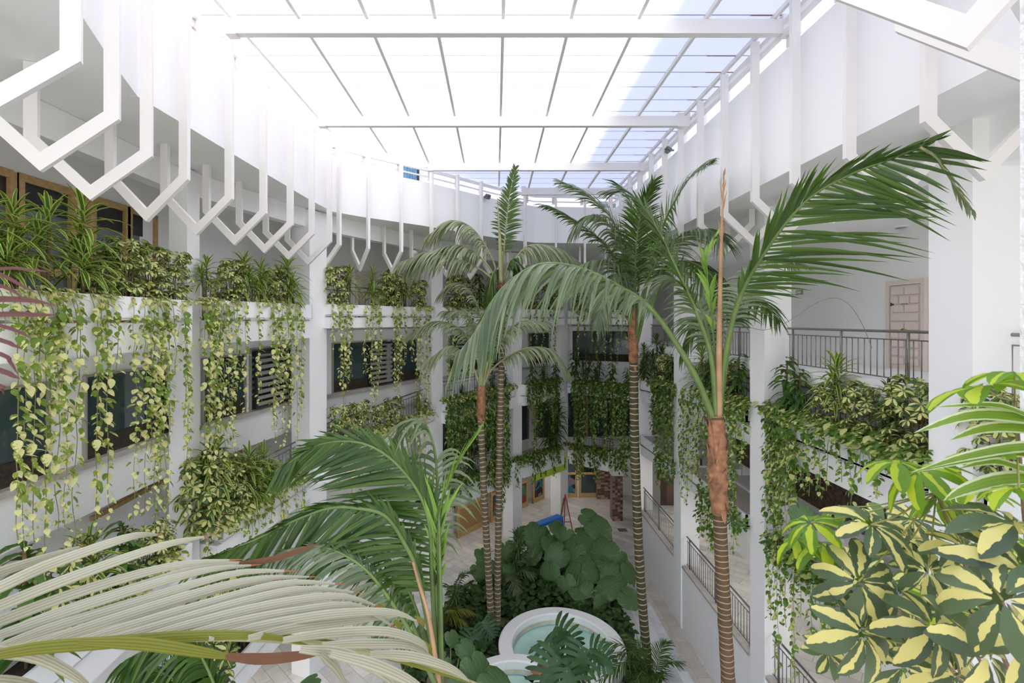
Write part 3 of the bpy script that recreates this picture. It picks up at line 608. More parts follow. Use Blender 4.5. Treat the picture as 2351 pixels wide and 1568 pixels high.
for px, py, r, lab, nm, cat in ((2070, 520, 0.2, 'round white ceiling vent beside the right gallery light', 'ceiling_vent', 'vent'), (1933, 551, 0.08, 'small white smoke detector on the right gallery ceiling', 'smoke_detector', 'smoke detector')):
    Y = (14.3-CZ)*F/(PY-py); p = at(px, py, Y); t = thing(nm, lab, cat); disc(t, 'base', (p.x, p.y, 14.3), r, 'white', 0.03); disc(t, 'grille', (p.x, p.y, 14.27), r*0.6, 'greyframe', 0.015)
# floodlights
def flood(p, n, label):
    t = thing('floodlight', label, 'floodlight', p, group='small floodlights on the parapets')
    m = MB(); m.bar(V((0, 0, 0)), -n*0.14, 0.05, 0.05); m.build('bracket', 'dsteel', t)
    m = MB(); c = -n*0.2; d = V((-n.y, n.x, 0)); up = V((0, 0, 1)); m.bar(c-d*0.13+up*0.02, c+d*0.13+up*0.02, 0.09, 0.19, up=(-n+up*0.6)); m.build('housing', 'dsteel', t)
    m = MB(); c2 = c-n*0.04-up*0.05; m.bar(c2-d*0.1, c2+d*0.1, 0.07, 0.12, up=(-n+up*0.6)); m.build('lens', 'panel', t)
flood(V((5.9, 16.0, 17.62)), V((1, 0, 0)), 'small black floodlight on the right parapet rail')
q, _ = on_line(1112, P_L[8], P_L[9]); flood(V((q.x, q.y, 17.45)), outn(P_L[8], P_L[9]), 'small black floodlight on the back left parapet')
# ---- ground floor shops
def shop_door(A, B, t0, t1, label, posters):
    a, c = V((*A, 0)), V((*B, 0)); p, q = a.lerp(c, t0), a.lerp(c, t1); d = (q-p).normalized()
    t = thing('shop_door', label, 'shop door', group='wooden shop doors on the ground floor')
    f = MB()
    for e, s in ((p, 1), (q, -1)): seg(f, e, e+d*0.14*s, 0, 2.75, 0, 2.75, -0.14, -0.02)
    for z0, z1 in ((0, 0.3), (1.55, 1.7), (2.6, 2.78)): seg(f, p, q, z0, z1, z0, z1, -0.13, -0.02)
    f.build('frame', 'wood', t)
    for (z0, z1, mat) in posters: m = MB(); seg(m, p+d*0.14, q-d*0.14, z0, z1, z0, z1, -0.08, -0.04); m.build('panel', mat, t)
def poster(name, cols, sc):
    m, nt, out = nodes(name); L = nt.links; tc = N(nt, 'TexCoord'); v = N(nt, 'TexVoronoi', Scale=sc); L.new(tc.outputs['Object'], v.inputs['Vector'])
    r = ramp(nt, [(i/len(cols), c) for i, c in enumerate(cols)], 'CONSTANT'); s = N(nt, 'SeparateXYZ'); L.new(v.outputs['Color'], s.inputs[0]); L.new(s.outputs[0], r.inputs[0])
    p = N(nt, 'BsdfPrincipled', Roughness=0.15); L.new(r.outputs[0], p.inputs[0]); L.new(p.outputs[0], out.inputs[0]); M[name] = m
poster('poster_green', [(0.02, 0.05, 0.03), (0.03, 0.30, 0.12), (0.05, 0.16, 0.10), (0.30, 0.45, 0.30), (0.02, 0.06, 0.04), (0.25, 0.03, 0.02)], 2.2)
poster('poster_dark', [(0.015, 0.012, 0.02), (0.05, 0.015, 0.02), (0.02, 0.16, 0.25), (0.02, 0.015, 0.02), (0.20, 0.18, 0.2), (0.03, 0.02, 0.04)], 2.5)
poster('poster_red', [(0.05, 0.03, 0.03), (0.35, 0.06, 0.05), (0.4, 0.3, 0.3), (0.08, 0.03, 0.03)], 3.0)
gl = plain('frosted_pane', (0.45, 0.55, 0.56), 0.2)
M['frost'] = gl
louv = plain('louvred_pine', (0.36, 0.22, 0.08), 0.5)
M['louv'] = louv
W1, W2 = ((-3.9, 24.6), (0.2, 29.4)), ((0.2, 29.4), (3.2, 32.6))
shop_door(*W1, 0.42, 0.78, 'wooden louvred shop door with frosted upper pane left of the fourth column', [(1.7, 2.6, 'frost'), (0.3, 1.55, 'louv')])
shop_door(*W1, 0.86, 0.99, 'wooden shop door with a green poster behind the twin palm trunks', [(1.7, 2.6, 'poster_red'), (0.3, 1.55, 'poster_green')])
shop_door(*W2, 0.33, 0.60, 'wooden shop door with green and red posters right of the fourth column', [(1.7, 2.6, 'poster_red'), (0.3, 1.55, 'poster_green')])
shop_door(*W2, 0.72, 0.99, 'wooden shop window with a dark poster left of the fifth column', [(0.3, 1.55, 'poster_dark'), (1.7, 2.6, 'poster_dark')])
shop_door((3.6, 32.8), (9.6, 32.9), 0.10, 0.32, 'dark wooden shop window right of the fifth column', [(0.3, 1.55, 'poster_dark'), (1.7, 2.6, 'pane')])
shop_door((3.6, 32.8), (9.6, 32.9), 0.34, 0.56, 'dark wooden shop window left of the wide stone pillar', [(0.3, 1.55, 'pane'), (1.7, 2.6, 'poster_dark')])
sg = thing('shop_sign', 'lime green sign board with dark markings above the ground floor shops', 'sign')
A, B = V((1.75, 27.3, 0)), V((4.0, 29.55, 0)); m = MB(); seg(m, A, B, 2.95, 3.95, 2.95, 3.95, -0.42, -0.36); m.build('board', 'lime', sg)
m = MB(); d = (B-A)
for s, w, z0, z1 in ((0.06, 0.03, 3.05, 3.5), (0.06, 0.06, 3.4, 3.46), (0.22, 0.03, 3.05, 3.35), (0.3, 0.05, 3.2, 3.26), (0.36, 0.025, 3.05, 3.45), (0.92, 0.03, 3.1, 3.75), (0.9, 0.07, 3.45, 3.52)):
    seg(m, A+d*s, A+d*(s+w), z0, z1, z0, z1, -0.43, -0.42)
m.build('lettering', 'dark', sg)
for (px, py, w, h, lab) in ((1388, 1146, 1.0, 3.3, 'wide pillar clad in brown stacked stone at the back of the ground floor'), (1418, 1196, 0.62, 2.75, 'slim pillar clad in brown stacked stone nearer the right wall')):
    Y = CZ*F/(py-PY); X = (px-PX)*Y/F
    m = MB(); m.box(X-w/2, X+w/2, Y, Y+w, 0, h)
    for r in range(int(h/0.14)):
        for s in range(4):
            e = random.uniform(0.0, 0.035); z = r*0.14; x0 = X-w/2+w*s/4; m.box(x0, x0+w/4-0.01, Y-e, Y+0.02, z+0.008, z+0.13)
    o = struct('stone_pillar', m, 'stone', lab, 'pillar')
    if h < 3: m = MB(); m.box(X-w/2+0.03, X+w/2-0.03, Y+0.03, Y+w-0.03, h, 3.4); m.box(X-w/2-0.03, X+w/2+0.03, Y-0.03, Y+w, h-0.05, h+0.08); m.build('capital', 'white', o)
m = MB(); m.box(9.2, 9.9, 26, 27, 0, 3.2); struct('stone_pillar', m, 'stone', 'brown stacked stone pillar behind the farthest low wall railing', 'pillar')
m = MB(); Y = CZ*F/(1217-PY); m.box((1429-PX)*Y/F-0.25, (1429-PX)*Y/F+0.25, Y-0.2, Y+0.2, 0.0, 0.016); tag(m.build('floor_drain', 'dsteel'), 'small dark square floor drain near the slim stone pillar', 'drain')
# dark box on the ground behind the foreground fronds
# easel sign and blue bench
t = thing('easel_sign', 'folded red easel sign standing beside the fifth left column', 'sign')
Y = CZ*F/(1216-PY)-0.6; c = V(((1299-PX)*Y/F, Y, 0)); m = MB()
for dx, dy in ((-0.42, 0.0), (0.42, 0.0), (0, 0.7)): m.bar(c+V((dx, dy, 0)), c+V((-0.02, 0.1, 2.2)), 0.05, 0.05)
m.bar(c+V((-0.3, 0, 0.7)), c+V((0.3, 0, 0.7)), 0.04, 0.04); m.build('frame', 'red', t)
m = MB(); m.bar(c+V((-0.36, 0.0, 0.5)), c+V((-0.1, 0.05, 2.0)), 0.05, 0.22, up=(0, 1, 0)); m.build('board', 'fibre', t)
t = thing('blue_bench', 'bright blue painted trestle bench standing behind the giant taro leaves', 'bench')
a, e = at(1232, 1206, 24.6), at(1286, 1186, 25.6); m = MB(); m.bar(a, e, 0.42, 0.16); m.build('seat', 'blue', t)
for q in (a, e):
    for s in (-0.2, 0.2): m = MB(); m.bar(V((q.x+s, q.y, 0)), V((q.x+s*0.5, q.y, q.z-0.05)), 0.1, 0.1); m.build('leg', 'blue', t)
m = MB(); m.bar(V((a.x, a.y, a.z*0.45)), V((e.x, e.y, e.z*0.45)), 0.08, 0.1); m.build('stretcher', 'blue', t)
# ---- garden bed and fountain
BED = [(-3.2, 9), (-3.2, 14.5), (-1.9, 20.2), (0.6, 23.2), (3.0, 24.9), (4.6, 25.2), (5.1, 22), (5.1, 9)]
m = MB(); m.prism(BED, 0.0, 0.16); struct('ground_bed', m, 'soil', 'dark soil of the planted garden bed', 'garden bed')
ft = thing('fountain', 'round white double basin fountain with pale green water in the garden bed', 'fountain')
def water(name):
    m, nt, out = nodes(name); L = nt.links; tc = N(nt, 'TexCoord'); nz = N(nt, 'TexNoise', Scale=1.5, Detail=4.0); L.new(tc.outputs['Object'], nz.inputs['Vector'])
    r = ramp(nt, [(0.35, (0.42, 0.66, 0.58)), (0.7, (0.55, 0.76, 0.66))]); L.new(nz.outputs['Fac'], r.inputs[0])
    p = N(nt, 'BsdfPrincipled', Roughness=0.08); L.new(r.outputs[0], p.inputs[0]); L.new(p.outputs[0], out.inputs[0]); M[name] = m
water('pool_water'); M['stain'] = plain('stained_basin_wall', (0.72, 0.66, 0.52), 0.7, noise=0.3, nscale=2); M['ring'] = plain('blue_water_line', (0.22, 0.55, 0.66), 0.3)
def basin(cx, cy, ro, ri, a0, a1, nm, e=0.0):
    m = MB(); m.lathe([(ro, 0.1), (ro, 0.66+e), (ro-0.06, 0.7+e), (ri+0.05, 0.7+e), (ri, 0.66+e), (ri, 0.44)], cx, cy, 72, 0, a0, a1); m.build(nm, 'white', ft)
    m = MB(); m.lathe([(ri, 0.45), (ri, 0.28)], cx, cy, 72, 0, a0, a1); m.build('stain_band', 'stain', ft)
    m = MB(); m.lathe([(ri, 0.288), (ri-0.05, 0.288)], cx, cy, 72, 0, a0, a1); m.build('water_line', 'ring', ft)
    m = MB(); m.lathe([(0, 0.28), (ri-0.02, 0.28)], cx, cy, 72); m.build('water', 'pool_water', ft)
d = lambda a: math.radians(a)
basin(2.3, 16.9, 2.2, 1.72, d(-122), d(206), 'large_basin'); basin(0.6, 14.55, 1.85, 1.45, d(55), d(330), 'small_basin', 0.03)
m = MB(); m.bar((1.25, 15.75, 0.52), (1.75, 16.1, 0.47), 0.5, 0.12); m.build('spout', 'terra', ft)
# ================================================================== plants
Z = V((0, 0, 1))
def catmull(pts, n):
    P = [V(p) for p in pts]; P = [P[0]*2-P[1]]+P+[P[-1]*2-P[-2]]; out = []; m = len(P)-3
    for i in range(n+1):
        s = i/n*m; k = min(int(s), m-1); t = s-k; a, b, c, d = P[k:k+4]
        out.append(0.5*((2*b)+(c-a)*t+(2*a-5*b+4*c-d)*t*t+(3*b-a-3*c+d)*t**3))
    return out
def arclen(pts):
    L = [0.0]
    for a, b in zip(pts, pts[1:]): L.append(L[-1]+(b-a).length)
    return L
def sample(pts, L, s):
    d = s*L[-1]; i = 0
    while i < len(L)-2 and L[i+1] < d: i += 1
    t = (d-L[i])/max(L[i+1]-L[i], 1e-9); return pts[i].lerp(pts[i+1], t), (pts[i+1]-pts[i]).normalized()
def frond(parent, ctrl, L=0.9, w=0.022, n=46, start=0.25, a0=65, a1=22, beta=12, droop=0.35, mat='palm', rmat='petiole', r0=0.035, nref=None, sides=(1, 1), jitter=0.12, lprof=None, name='frond', fwd=None, label=None, asc=(1, 1)):
    """one pinnate palm leaf: a curved stalk and two rows of folded leaflets"""
    pts = catmull(ctrl, 40); LL = arclen(pts); mb = MB(); rnd = random.Random(int(abs(pts[0].x*991+pts[-1].z*577+pts[-1].x*131)*10))
    for i in range(n):
        q = i/(n-1); s = start+(0.995-start)*q
        for k, sd in enumerate((-1, 1)):
            if not sides[k]: continue
            p, T = sample(pts, LL, min(1, s+rnd.uniform(-.3, .3)/n))
            ref = V(nref) if nref else Z
            Nn = ref-T*ref.dot(T)
            if Nn.length < 0.15: Nn = V((0, -1, 0))-T*V((0, -1, 0)).dot(T)
            Nn.normalize(); S = T.cross(Nn)
            a = math.radians((a0+(a1-a0)*q**1.2)*asc[k]+rnd.uniform(-6, 6)); be = math.radians(beta+rnd.uniform(-8, 8))
            ll = L*sides[k]*((0.45+0.55*min(1, q/0.25)) if q < 0.25 else (1-0.62*((q-0.25)/0.75)**1.6))*(1+rnd.uniform(-jitter, jitter))
            if lprof: ll = L*sides[k]*lprof(q)*(1+rnd.uniform(-jitter, jitter))
            D = T*math.cos(a)+(S*sd*math.cos(be)+Nn*math.sin(be))*math.sin(a)
            dr = droop*(1+rnd.uniform(-.25, .25)); K = 6; cl = []
            for j in range(K+1): t = j/K; cl.append(p+D*(ll*t*(1-0.15*dr*t))-Z*(dr*ll*t*t)+S*rnd.uniform(-.006, .006))
            wd = [w*x*(1+rnd.uniform(-.1, .15)) for x in (0.45, 0.95, 1.0, 0.9, 0.7, 0.4, 0.03)]
            mb.ribbon(cl, wd, T, fold=0.35)
    o = mb.build(name, mat, parent)
    if label: o['label'] = label
    r = MB(); r.tube(pts, lambda t: r0*(1-t)**0.8+0.004, 7); r.build('rachis', rmat, o)
    return o
def palm(label, trunk_ctrl, r_base, r_top, tmat, name='palm_tree', fib=None):
    t = thing(name, label, 'palm'); pts = catmull(trunk_ctrl, 60)
    m = MB(); m.tube(pts, lambda s: r_base+(r_top-r_base)*s+0.006*math.sin(s*190), 14, vscale=1.0); m.build('trunk', tmat, t)
    if fib:
        fp = catmull(fib[0], 20); rr = fib[1]; m = MB(); m.tube(fp, lambda s: rr*(0.85+0.35*math.sin(s*3.0)*(1-0.3*s))+0.012*math.sin(s*43), 14)
        rnd = random.Random(3); L2 = arclen(fp)
        for i in range(26):
            p, T = sample(fp, L2, rnd.random()); a = rnd.uniform(0, 6.28); d = V((math.cos(a), math.sin(a), 0)); p = p+d*rr*0.95
            k_ = rnd.choice((-1, 1)); m.ribbon([p, p+d*0.03+Z*0.12*k_, p+d*rnd.uniform(.04, .1)+Z*rnd.uniform(0.18, 0.32)*k_], [0.05, 0.035, 0.004], d.cross(Z))
        m.build('crown_shaft', 'fibre', t)
    return t
def P3(lst): # (px, py, Y) list, Y may be left out after the first
    out, Y = [], None
    for q in lst:
        if len(q) > 2: Y = q[2]
        out.append(at(q[0], q[1], Y))
    return out
def fr(parent, lst, **k): return frond(parent, P3(lst), **k)
# ---- tall palm on the right
tp = palm('tall palm with a reddish ringed trunk in front of the right columns', P3([(1712, 2390, 8), (1690, 1900), (1672, 1568), (1655, 1250), (1647, 1000), (1645, 955)]), 0.118, 0.105, 'trunk_red', fib=(P3([(1652, 1180, 8), (1648, 1100), (1646, 1020), (1645, 962)]), 0.135))
fr(tp, [(1643, 975, 8), (1592, 855), (1500, 715), (1420, 658, 8), (1330, 616, 7.9), (1235, 608, 7.8), (1150, 665, 7.6), (1095, 755, 7.4), (1062, 800, 7.3)], L=1.25, w=0.028, n=64, start=0.38, a0=62, a1=20, beta=-5, droop=0.75, mat='palm_dusty', r0=0.055)
fr(tp, [(1650, 970, 8), (1663, 830), (1696, 690, 7.6), (1762, 570, 7.0), (1850, 462, 6.5), (1950, 402, 6.1), (2040, 368, 5.7), (2118, 336, 5.5)], L=1.5, w=0.026, n=46, start=0.42, a0=62, a1=34, beta=6, droop=0.14, mat='palm', r0=0.05, nref=(-0.3, -0.9, 0.05), sides=(0.6, 1.1), asc=(0.3, 1))
fr(tp, [(2112, 338, 5.45), (2150, 362, 5.4), (2175, 400, 5.35), (2230, 480, 5.3)], L=0.3, w=0.02, n=9, start=0.05, a0=30, a1=15, droop=0.4, mat='palm_dusty', rmat='pale_petiole', r0=0.012, label='bent over dry frond tip')
fr(tp, [(1644, 970, 8), (1634, 830), (1606, 735, 8), (1556, 625, 8.1), (1508, 525, 8.3), (1468, 465, 8.4), (1420, 425, 8.6)], L=1.0, w=0.026, n=46, start=0.42, a0=50, a1=25, beta=8, droop=0.25, mat='palm', r0=0.045, nref=(0.7, -0.6, 0.3))
fr(tp, [(1646, 970, 8), (1632, 800, 8.2), (1600, 690, 8.5), (1540, 640, 8.8), (1490, 690, 9.0)], L=0.9, w=0.024, n=34, start=0.4, a0=60, a1=25, beta=0, droop=0.5, mat='palm_dusty', r0=0.035)
fr(tp, [(1650, 970, 8), (1672, 800, 8.3), (1700, 700, 8.7), (1745, 690, 9.0), (1788, 735, 9.2)], L=0.7, w=0.022, n=30, start=0.5, a0=60, a1=25, beta=0, droop=0.6, mat='palm', r0=0.03)
fr(tp, [(1650, 960, 8), (1680, 760, 8.4), (1712, 640, 8.8), (1770, 590, 9.2), (1830, 600, 9.4)], L=0.95, w=0.024, n=36, start=0.42, a0=60, a1=25, beta=0, droop=0.45, mat='palm_dusty', r0=0.035)
fr(tp, [(1646, 970, 8), (1636, 830, 8.3), (1618, 745, 8.7), (1590, 740, 9.0), (1568, 800, 9.1)], L=0.65, w=0.024, n=26, start=0.5, a0=60, a1=25, beta=0, droop=0.7, mat='palm', r0=0.03)
o = fr(tp, [(1649, 985, 8), (1651, 800), (1654, 640), (1658, 500), (1663, 395)], L=0.4, w=0.014, n=7, start=0.62, a0=7, a1=3, beta=0, droop=0.05, mat='spear', rmat='spear', r0=0.06, jitter=0.3, label='upright new leaf spear with a tan stalk')
fr(tp, [(1647, 960, 8), (1640, 800, 8.1), (1630, 680, 8.1), (1620, 600, 8.1), (1640, 545, 8.1)], L=0.75, w=0.032, n=9, start=0.5, a0=14, a1=8, beta=0, droop=0.3, mat='palm_new', r0=0.02)
# ---- palm in the middle
YM = 16.3
mp = palm('slender palm with a green ringed trunk beside the fountain', P3([(1492, 1552, YM), (1480, 1450), (1466, 1250), (1457, 1000), (1455, 840), (1454, 770)]), 0.15, 0.145, 'trunk_dark', fib=(P3([(1455, 850, YM), (1454, 800), (1453, 745), (1453, 705)]), 0.15))
MF = [([(1454, 790), (1447, 690), (1431, 584), (1403, 523), (1376, 498), (1350, 497), (1322, 520)], 1.35, 0.75, (0, 0, 1), 'palm_dusty'),
      ([(1454, 790), (1440, 660), (1395, 570), (1330, 515), (1278, 482), (1252, 472)], 1.3, 0.35, None, 'palm'),
      ([(1455, 790), (1446, 610), (1405, 505), (1350, 450), (1290, 418)], 1.5, 0.3, None, 'palm_dusty'),
      ([(1458, 790), (1488, 640), (1522, 520), (1562, 440), (1596, 395), (1630, 372)], 1.0, 0.25, (-.5, -.6, .5), 'palm'),
      ([(1458, 790), (1480, 660), (1540, 560), (1612, 525), (1668, 560)], 1.4, 0.5, None, 'palm_dusty'),
      ([(1452, 790), (1432, 650), (1392, 600), (1336, 610), (1290, 670)], 1.3, 0.7, None, 'palm_dusty'),
      ([(1462, 790), (1500, 650), (1560, 600), (1626, 625), (1672, 700)], 1.3, 0.7, None, 'palm'),
      ([(1456, 790), (1460, 580), (1474, 480), (1500, 420)], 1.3, 0.25, None, 'palm'),
      ([(1453, 790), (1445, 680), (1425, 630), (1390, 660), (1370, 740)], 1.1, 0.8, None, 'palm_dusty'),
      ([(1457, 790), (1468, 560), (1440, 450), (1395, 440)], 1.4, 0.4, None, 'palm_dusty')]
TY = (15.8, 17.2, 16.8, 10.4, 12.2, 15.2, 12.2, 15.0, 15.0, 17.2)
for i, (c, l, dr, nr, mt) in enumerate(MF): frond(mp, P3([(x, y, YM+(TY[i]-YM)*(j/(len(c)-1))**1.2) for j, (x, y) in enumerate(c)]), L=l, w=0.03, n=54, start=0.36, a0=62, a1=22, beta=4, droop=dr, mat=mt, r0=0.05, nref=nr)
# ---- twin slender palms
YT = 18.2
t2 = palm('taller of the twin slender palms, crown under the white brackets', P3([(1141, 1478, YT), (1143, 1300), (1146, 1100), (1150, 900), (1153, 760), (1151, 655)]), 0.135, 0.11, 'trunk_pale', fib=(P3([(1151, 690, YT), (1150, 660), (1150, 640)]), 0.12))
TF = [([(1150, 660), (1160, 540), (1170, 450), (1182, 388)], 0.75, 0.25, 'palm', (0, -1, 0.1)), ([(1150, 660), (1128, 590), (1085, 525), (1035, 508), (985, 540)], 1.25, 0.75, 'palm_pale', None),
      ([(1150, 660), (1112, 600), (1060, 565), (1000, 575), (940, 615)], 1.25, 0.75, 'palm_pale', None), ([(1150, 660), (1105, 620), (1040, 590), (985, 580), (925, 600)], 1.2, 0.75, 'palm_pale', None),
      ([(1152, 660), (1190, 585), (1225, 562), (1285, 572), (1342, 610)], 1.5, 0.9, 'palm_pale', None), ([(1152, 660), (1170, 600), (1185, 610), (1196, 660)], 0.9, 0.8, 'palm', None), ([(1150, 660), (1140, 620), (1128, 640), (1120, 690)], 0.8, 0.8, 'palm', None)]
for i, (c, l, dr, mt, nr) in enumerate(TF): frond(t2, P3([(x, y, YT+0.3*math.sin(i*1.7)*j/3) for j, (x, y) in enumerate(c)]), L=l, w=0.036, n=44, start=0.3, a0=65, a1=22, beta=0, droop=dr, mat=mt, rmat='pale_petiole', r0=0.04, nref=nr)
frond(t2, P3([(1150, 650, YT-.2), (1148, 560), (1144, 490), (1142, 452)]), L=0.15, w=0.02, n=4, start=0.6, a0=10, a1=4, mat='palm_new', rmat='pale_petiole', r0=0.10, name='crown_shaft_spear')
t1 = palm('shorter of the twin slender palms, with fibrous brown neck', P3([(1130, 1470, YT-.3), (1122, 1320), (1112, 1150), (1106, 1020), (1104, 950)]), 0.135, 0.12, 'trunk_pale', fib=(P3([(1104, 965, YT-.3), (1105, 930), (1106, 885)]), 0.15))
UF = [([(1106, 895), (1128, 850), (1172, 815), (1222, 797), (1270, 806), (1305, 852)], 0.95, 0.8, 'palm_pale'), ([(1105, 895), (1092, 810), (1055, 755), (1000, 738), (938, 768)], 1.0, 0.55, 'palm_pale'),
      ([(1106, 895), (1112, 780), (1092, 690), (1052, 650), (1015, 672)], 1.1, 0.6, 'palm_pale'), ([(1108, 895), (1128, 790), (1146, 720), (1180, 680)], 1.0, 0.5, 'palm_dusty'), ([(1104, 895), (1080, 830), (1035, 795), (985, 825)], 0.9, 0.7, 'palm_pale'),
      ([(1108, 895), (1140, 800), (1190, 740), (1250, 740)], 1.0, 0.7, 'palm_pale'), ([(1106, 895), (1100, 780), (1070, 720), (1020, 715)], 1.0, 0.6, 'palm_pale'), ([(1107, 895), (1116, 840), (1120, 780), (1128, 740)], 0.5, 0.2, 'palm_new')]
for i, (c, l, dr, mt) in enumerate(UF): frond(t1, P3([(x, y, YT-.3+0.35*math.sin(i*1.3)*j/3) for j, (x, y) in enumerate(c)]), L=l, w=0.034, n=42, start=0.3, a0=65, a1=22, beta=0, droop=dr, mat=mt, rmat='pale_petiole', r0=0.04)
# ---- broad palm in the lower middle
YF = 6.0
fp = palm('broad palm with arching green fronds in the lower middle', P3([(1010, 2740, YF), (1008, 2200), (1004, 1750), (1003, 1560)]), 0.16, 0.12, 'trunk_pale')
fr(fp, [(1006, 1570, YF), (992, 1330), (986, 1209), (962, 1133), (909, 1064), (852, 1025), (794, 1013), (733, 1021), (690, 1045), (640, 1080, 5.7)], L=1.1, w=0.0235, n=74, start=0.26, a0=78, a1=18, beta=4, droop=0.10, mat='palm', r0=0.034, nref=(0, -1, 0.3), sides=(1, 0.6), asc=(1, 0.3))
fr(fp, [(1010, 1570, 5.7), (962, 1330), (928, 1247), (884, 1184), (820, 1167), (756, 1167), (680, 1194), (584, 1240), (469, 1284, 5.2)], L=0.95, w=0.0225, n=74, start=0.26, a0=66, a1=14, beta=4, droop=0.25, mat='palm', r0=0.034, nref=(0, -1, 0.35), sides=(1, 0.55), asc=(1, 0.3))
fr(fp, [(1012, 1570, 6.0), (1008, 1350), (1006, 1210), (1025, 1120), (1060, 1050), (1088, 1005)], L=0.75, w=0.024, n=16, start=0.42, a0=20, a1=8, beta=10, droop=0.1, mat='palm_new', r0=0.03)
fr(fp, [(1008, 1570, 6.4), (1002, 1250), (1003, 1080), (985, 990), (955, 962), (925, 985, 6.8), (890, 1040, 7)], L=0.8, w=0.021, n=44, start=0.38, a0=60, a1=20, beta=-8, droop=0.75, mat='palm_dusty', r0=0.03)
fr(fp, [(1000, 1570, 5.5), (935, 1440), (860, 1330), (800, 1280), (735, 1255), (660, 1262)], L=0.62, w=0.018, n=44, start=0.3, a0=62, a1=18, beta=-10, droop=0.4, mat='palm_dusty', r0=0.028, nref=(0.3, -0.4, 0.8))
fr(fp, [(1004, 1570, 5.8), (955, 1400), (910, 1310), (850, 1260), (790, 1255), (720, 1300)], L=0.7, w=0.018, n=44, start=0.32, a0=62, a1=18, beta=-10, droop=0.5, mat='palm', r0=0.028)
for c, mt in (([(1008, 1570, 5.6), (985, 1420), (962, 1340), (948, 1290)], 'spear'), ([(1014, 1570, 5.9), (1012, 1400), (1010, 1290), (1008, 1190)], 'petiole'), ([(1000, 1570, 5.7), (950, 1440), (900, 1350), (880, 1310)], 'petiole')):
    m = MB(); m.tube(catmull(P3(c), 14), lambda t: 0.034-0.018*t, 7); m.build('petiole', mt, fp)
# ---- dark palm below at the lower left
gp = palm('dark green palm seen from above in the lower left behind the bleached frond', P3([(540, 3300, 4.5), (530, 2400), (522, 1900)]), 0.14, 0.11, 'trunk_dark')
for c, mt in (([(522, 1920, 4.5), (505, 1640), (468, 1520), (430, 1478), (370, 1474), (300, 1510, 4.3)], 'palm'), ([(522, 1920, 4.5), (490, 1640), (455, 1530), (442, 1480), (436, 1470)], 'palm'), ([(522, 1920, 4.5), (470, 1660), (400, 1560), (320, 1540), (240, 1580)], 'palm'), ([(524, 1920, 4.6), (520, 1650), (480, 1540), (440, 1500), (410, 1520)], 'palm')):
    fr(gp, c, L=0.62, w=0.017, n=46, start=0.45, a0=62, a1=18, beta=-5, droop=0.85, mat=mt, r0=0.025)
# ---- bleached frond in the foreground
ff = thing('palm_frond', 'large sun bleached palm frond reaching across the lower left foreground', 'palm frond')
rp = P3([(-330, 1580, 0.95), (-100, 1512, 1.0), (120, 1482, 1.05), (350, 1466, 1.12), (560, 1464, 1.2), (760, 1482, 1.3), (950, 1522, 1.4), (1060, 1556, 1.48), (1180, 1605, 1.55)])
m = MB(); m.tube(catmull(rp, 40), lambda t: 0.012*(1-t)+0.002, 8); m.build('rachis', 'pale_petiole', ff)
def blade(c, w, mat, nm='leaflet', K=14, ya=1.05, yb=1.45, prof=None, lab=None, face=None):
    n = len(c); pts = P3([(x, y, ya+(yb-ya)*i/(n-1)) for i, (x, y) in enumerate(c)]); pts = catmull(pts, K); mb = MB()
    wd = []
    for i in range(K+1):
        t = i/K; wd.append(w*(min(1, 0.55+t*1.8) if t < 0.3 else (1-((t-0.3)/0.7)**2.6))+0.0006)
    mb.ribbon(pts, wd, face or V((0.12, 0.62, 0.9)), fold=0.5); o = mb.build(nm, mat, ff)
    if lab: o['label'] = lab
LEAF = [[(-230, 1400), (0, 1315), (200, 1250)], [(-220, 1450), (0, 1347), (140, 1286), (300, 1232), (375, 1228)], [(-200, 1480), (0, 1390), (187, 1316), (374, 1252), (487, 1229)], [(-180, 1500), (0, 1425), (200, 1352), (400, 1298), (560, 1284)],
        [(-120, 1502), (60, 1436), (281, 1362), (468, 1310), (600, 1296)], [(-40, 1500), (120, 1440), (328, 1376), (538, 1316), (688, 1311)], [(40, 1495), (200, 1440), (400, 1376), (580, 1330), (732, 1324)], [(120, 1490), (290, 1440), (480, 1384), (655, 1338), (797, 1342)],
        [(210, 1482), (370, 1436), (562, 1380), (702, 1352), (835, 1362)], [(300, 1472), (450, 1430), (622, 1388), (780, 1368), (880, 1396)], [(390, 1468), (540, 1430), (690, 1402), (820, 1392), (918, 1448)], [(480, 1466), (610, 1436), (760, 1410), (900, 1405), (970, 1432)], [(570, 1466), (690, 1440), (820, 1424), (930, 1412)],
        [(650, 1470), (760, 1454), (889, 1450), (973, 1478), (987, 1515)], [(740, 1482), (850, 1478), (950, 1484), (1010, 1524)], [(850, 1502), (950, 1508), (1040, 1536), (1085, 1570)],
        [(0, 1498), (150, 1455), (330, 1405), (520, 1350), (650, 1330)], [(80, 1492), (240, 1450), (440, 1398), (610, 1352), (760, 1350)], [(170, 1486), (330, 1440), (520, 1396), (680, 1366), (800, 1372)], [(260, 1478), (400, 1440), (590, 1402), (740, 1384), (860, 1410)], [(-90, 1500), (90, 1420), (300, 1350), (470, 1300), (590, 1290)]]
for i, c in enumerate(LEAF): blade(c, 0.0125 if i < 4 else 0.011, 'palm_fore', ya=0.98+0.02*i*0.6, yb=1.3+0.012*i)
for c in ([(548, 1294), (620, 1284), (690, 1262), (732, 1248)],): blade(c, 0.008, 'palm_brown', ya=1.36, yb=1.36, lab='withered red brown leaflet tip')
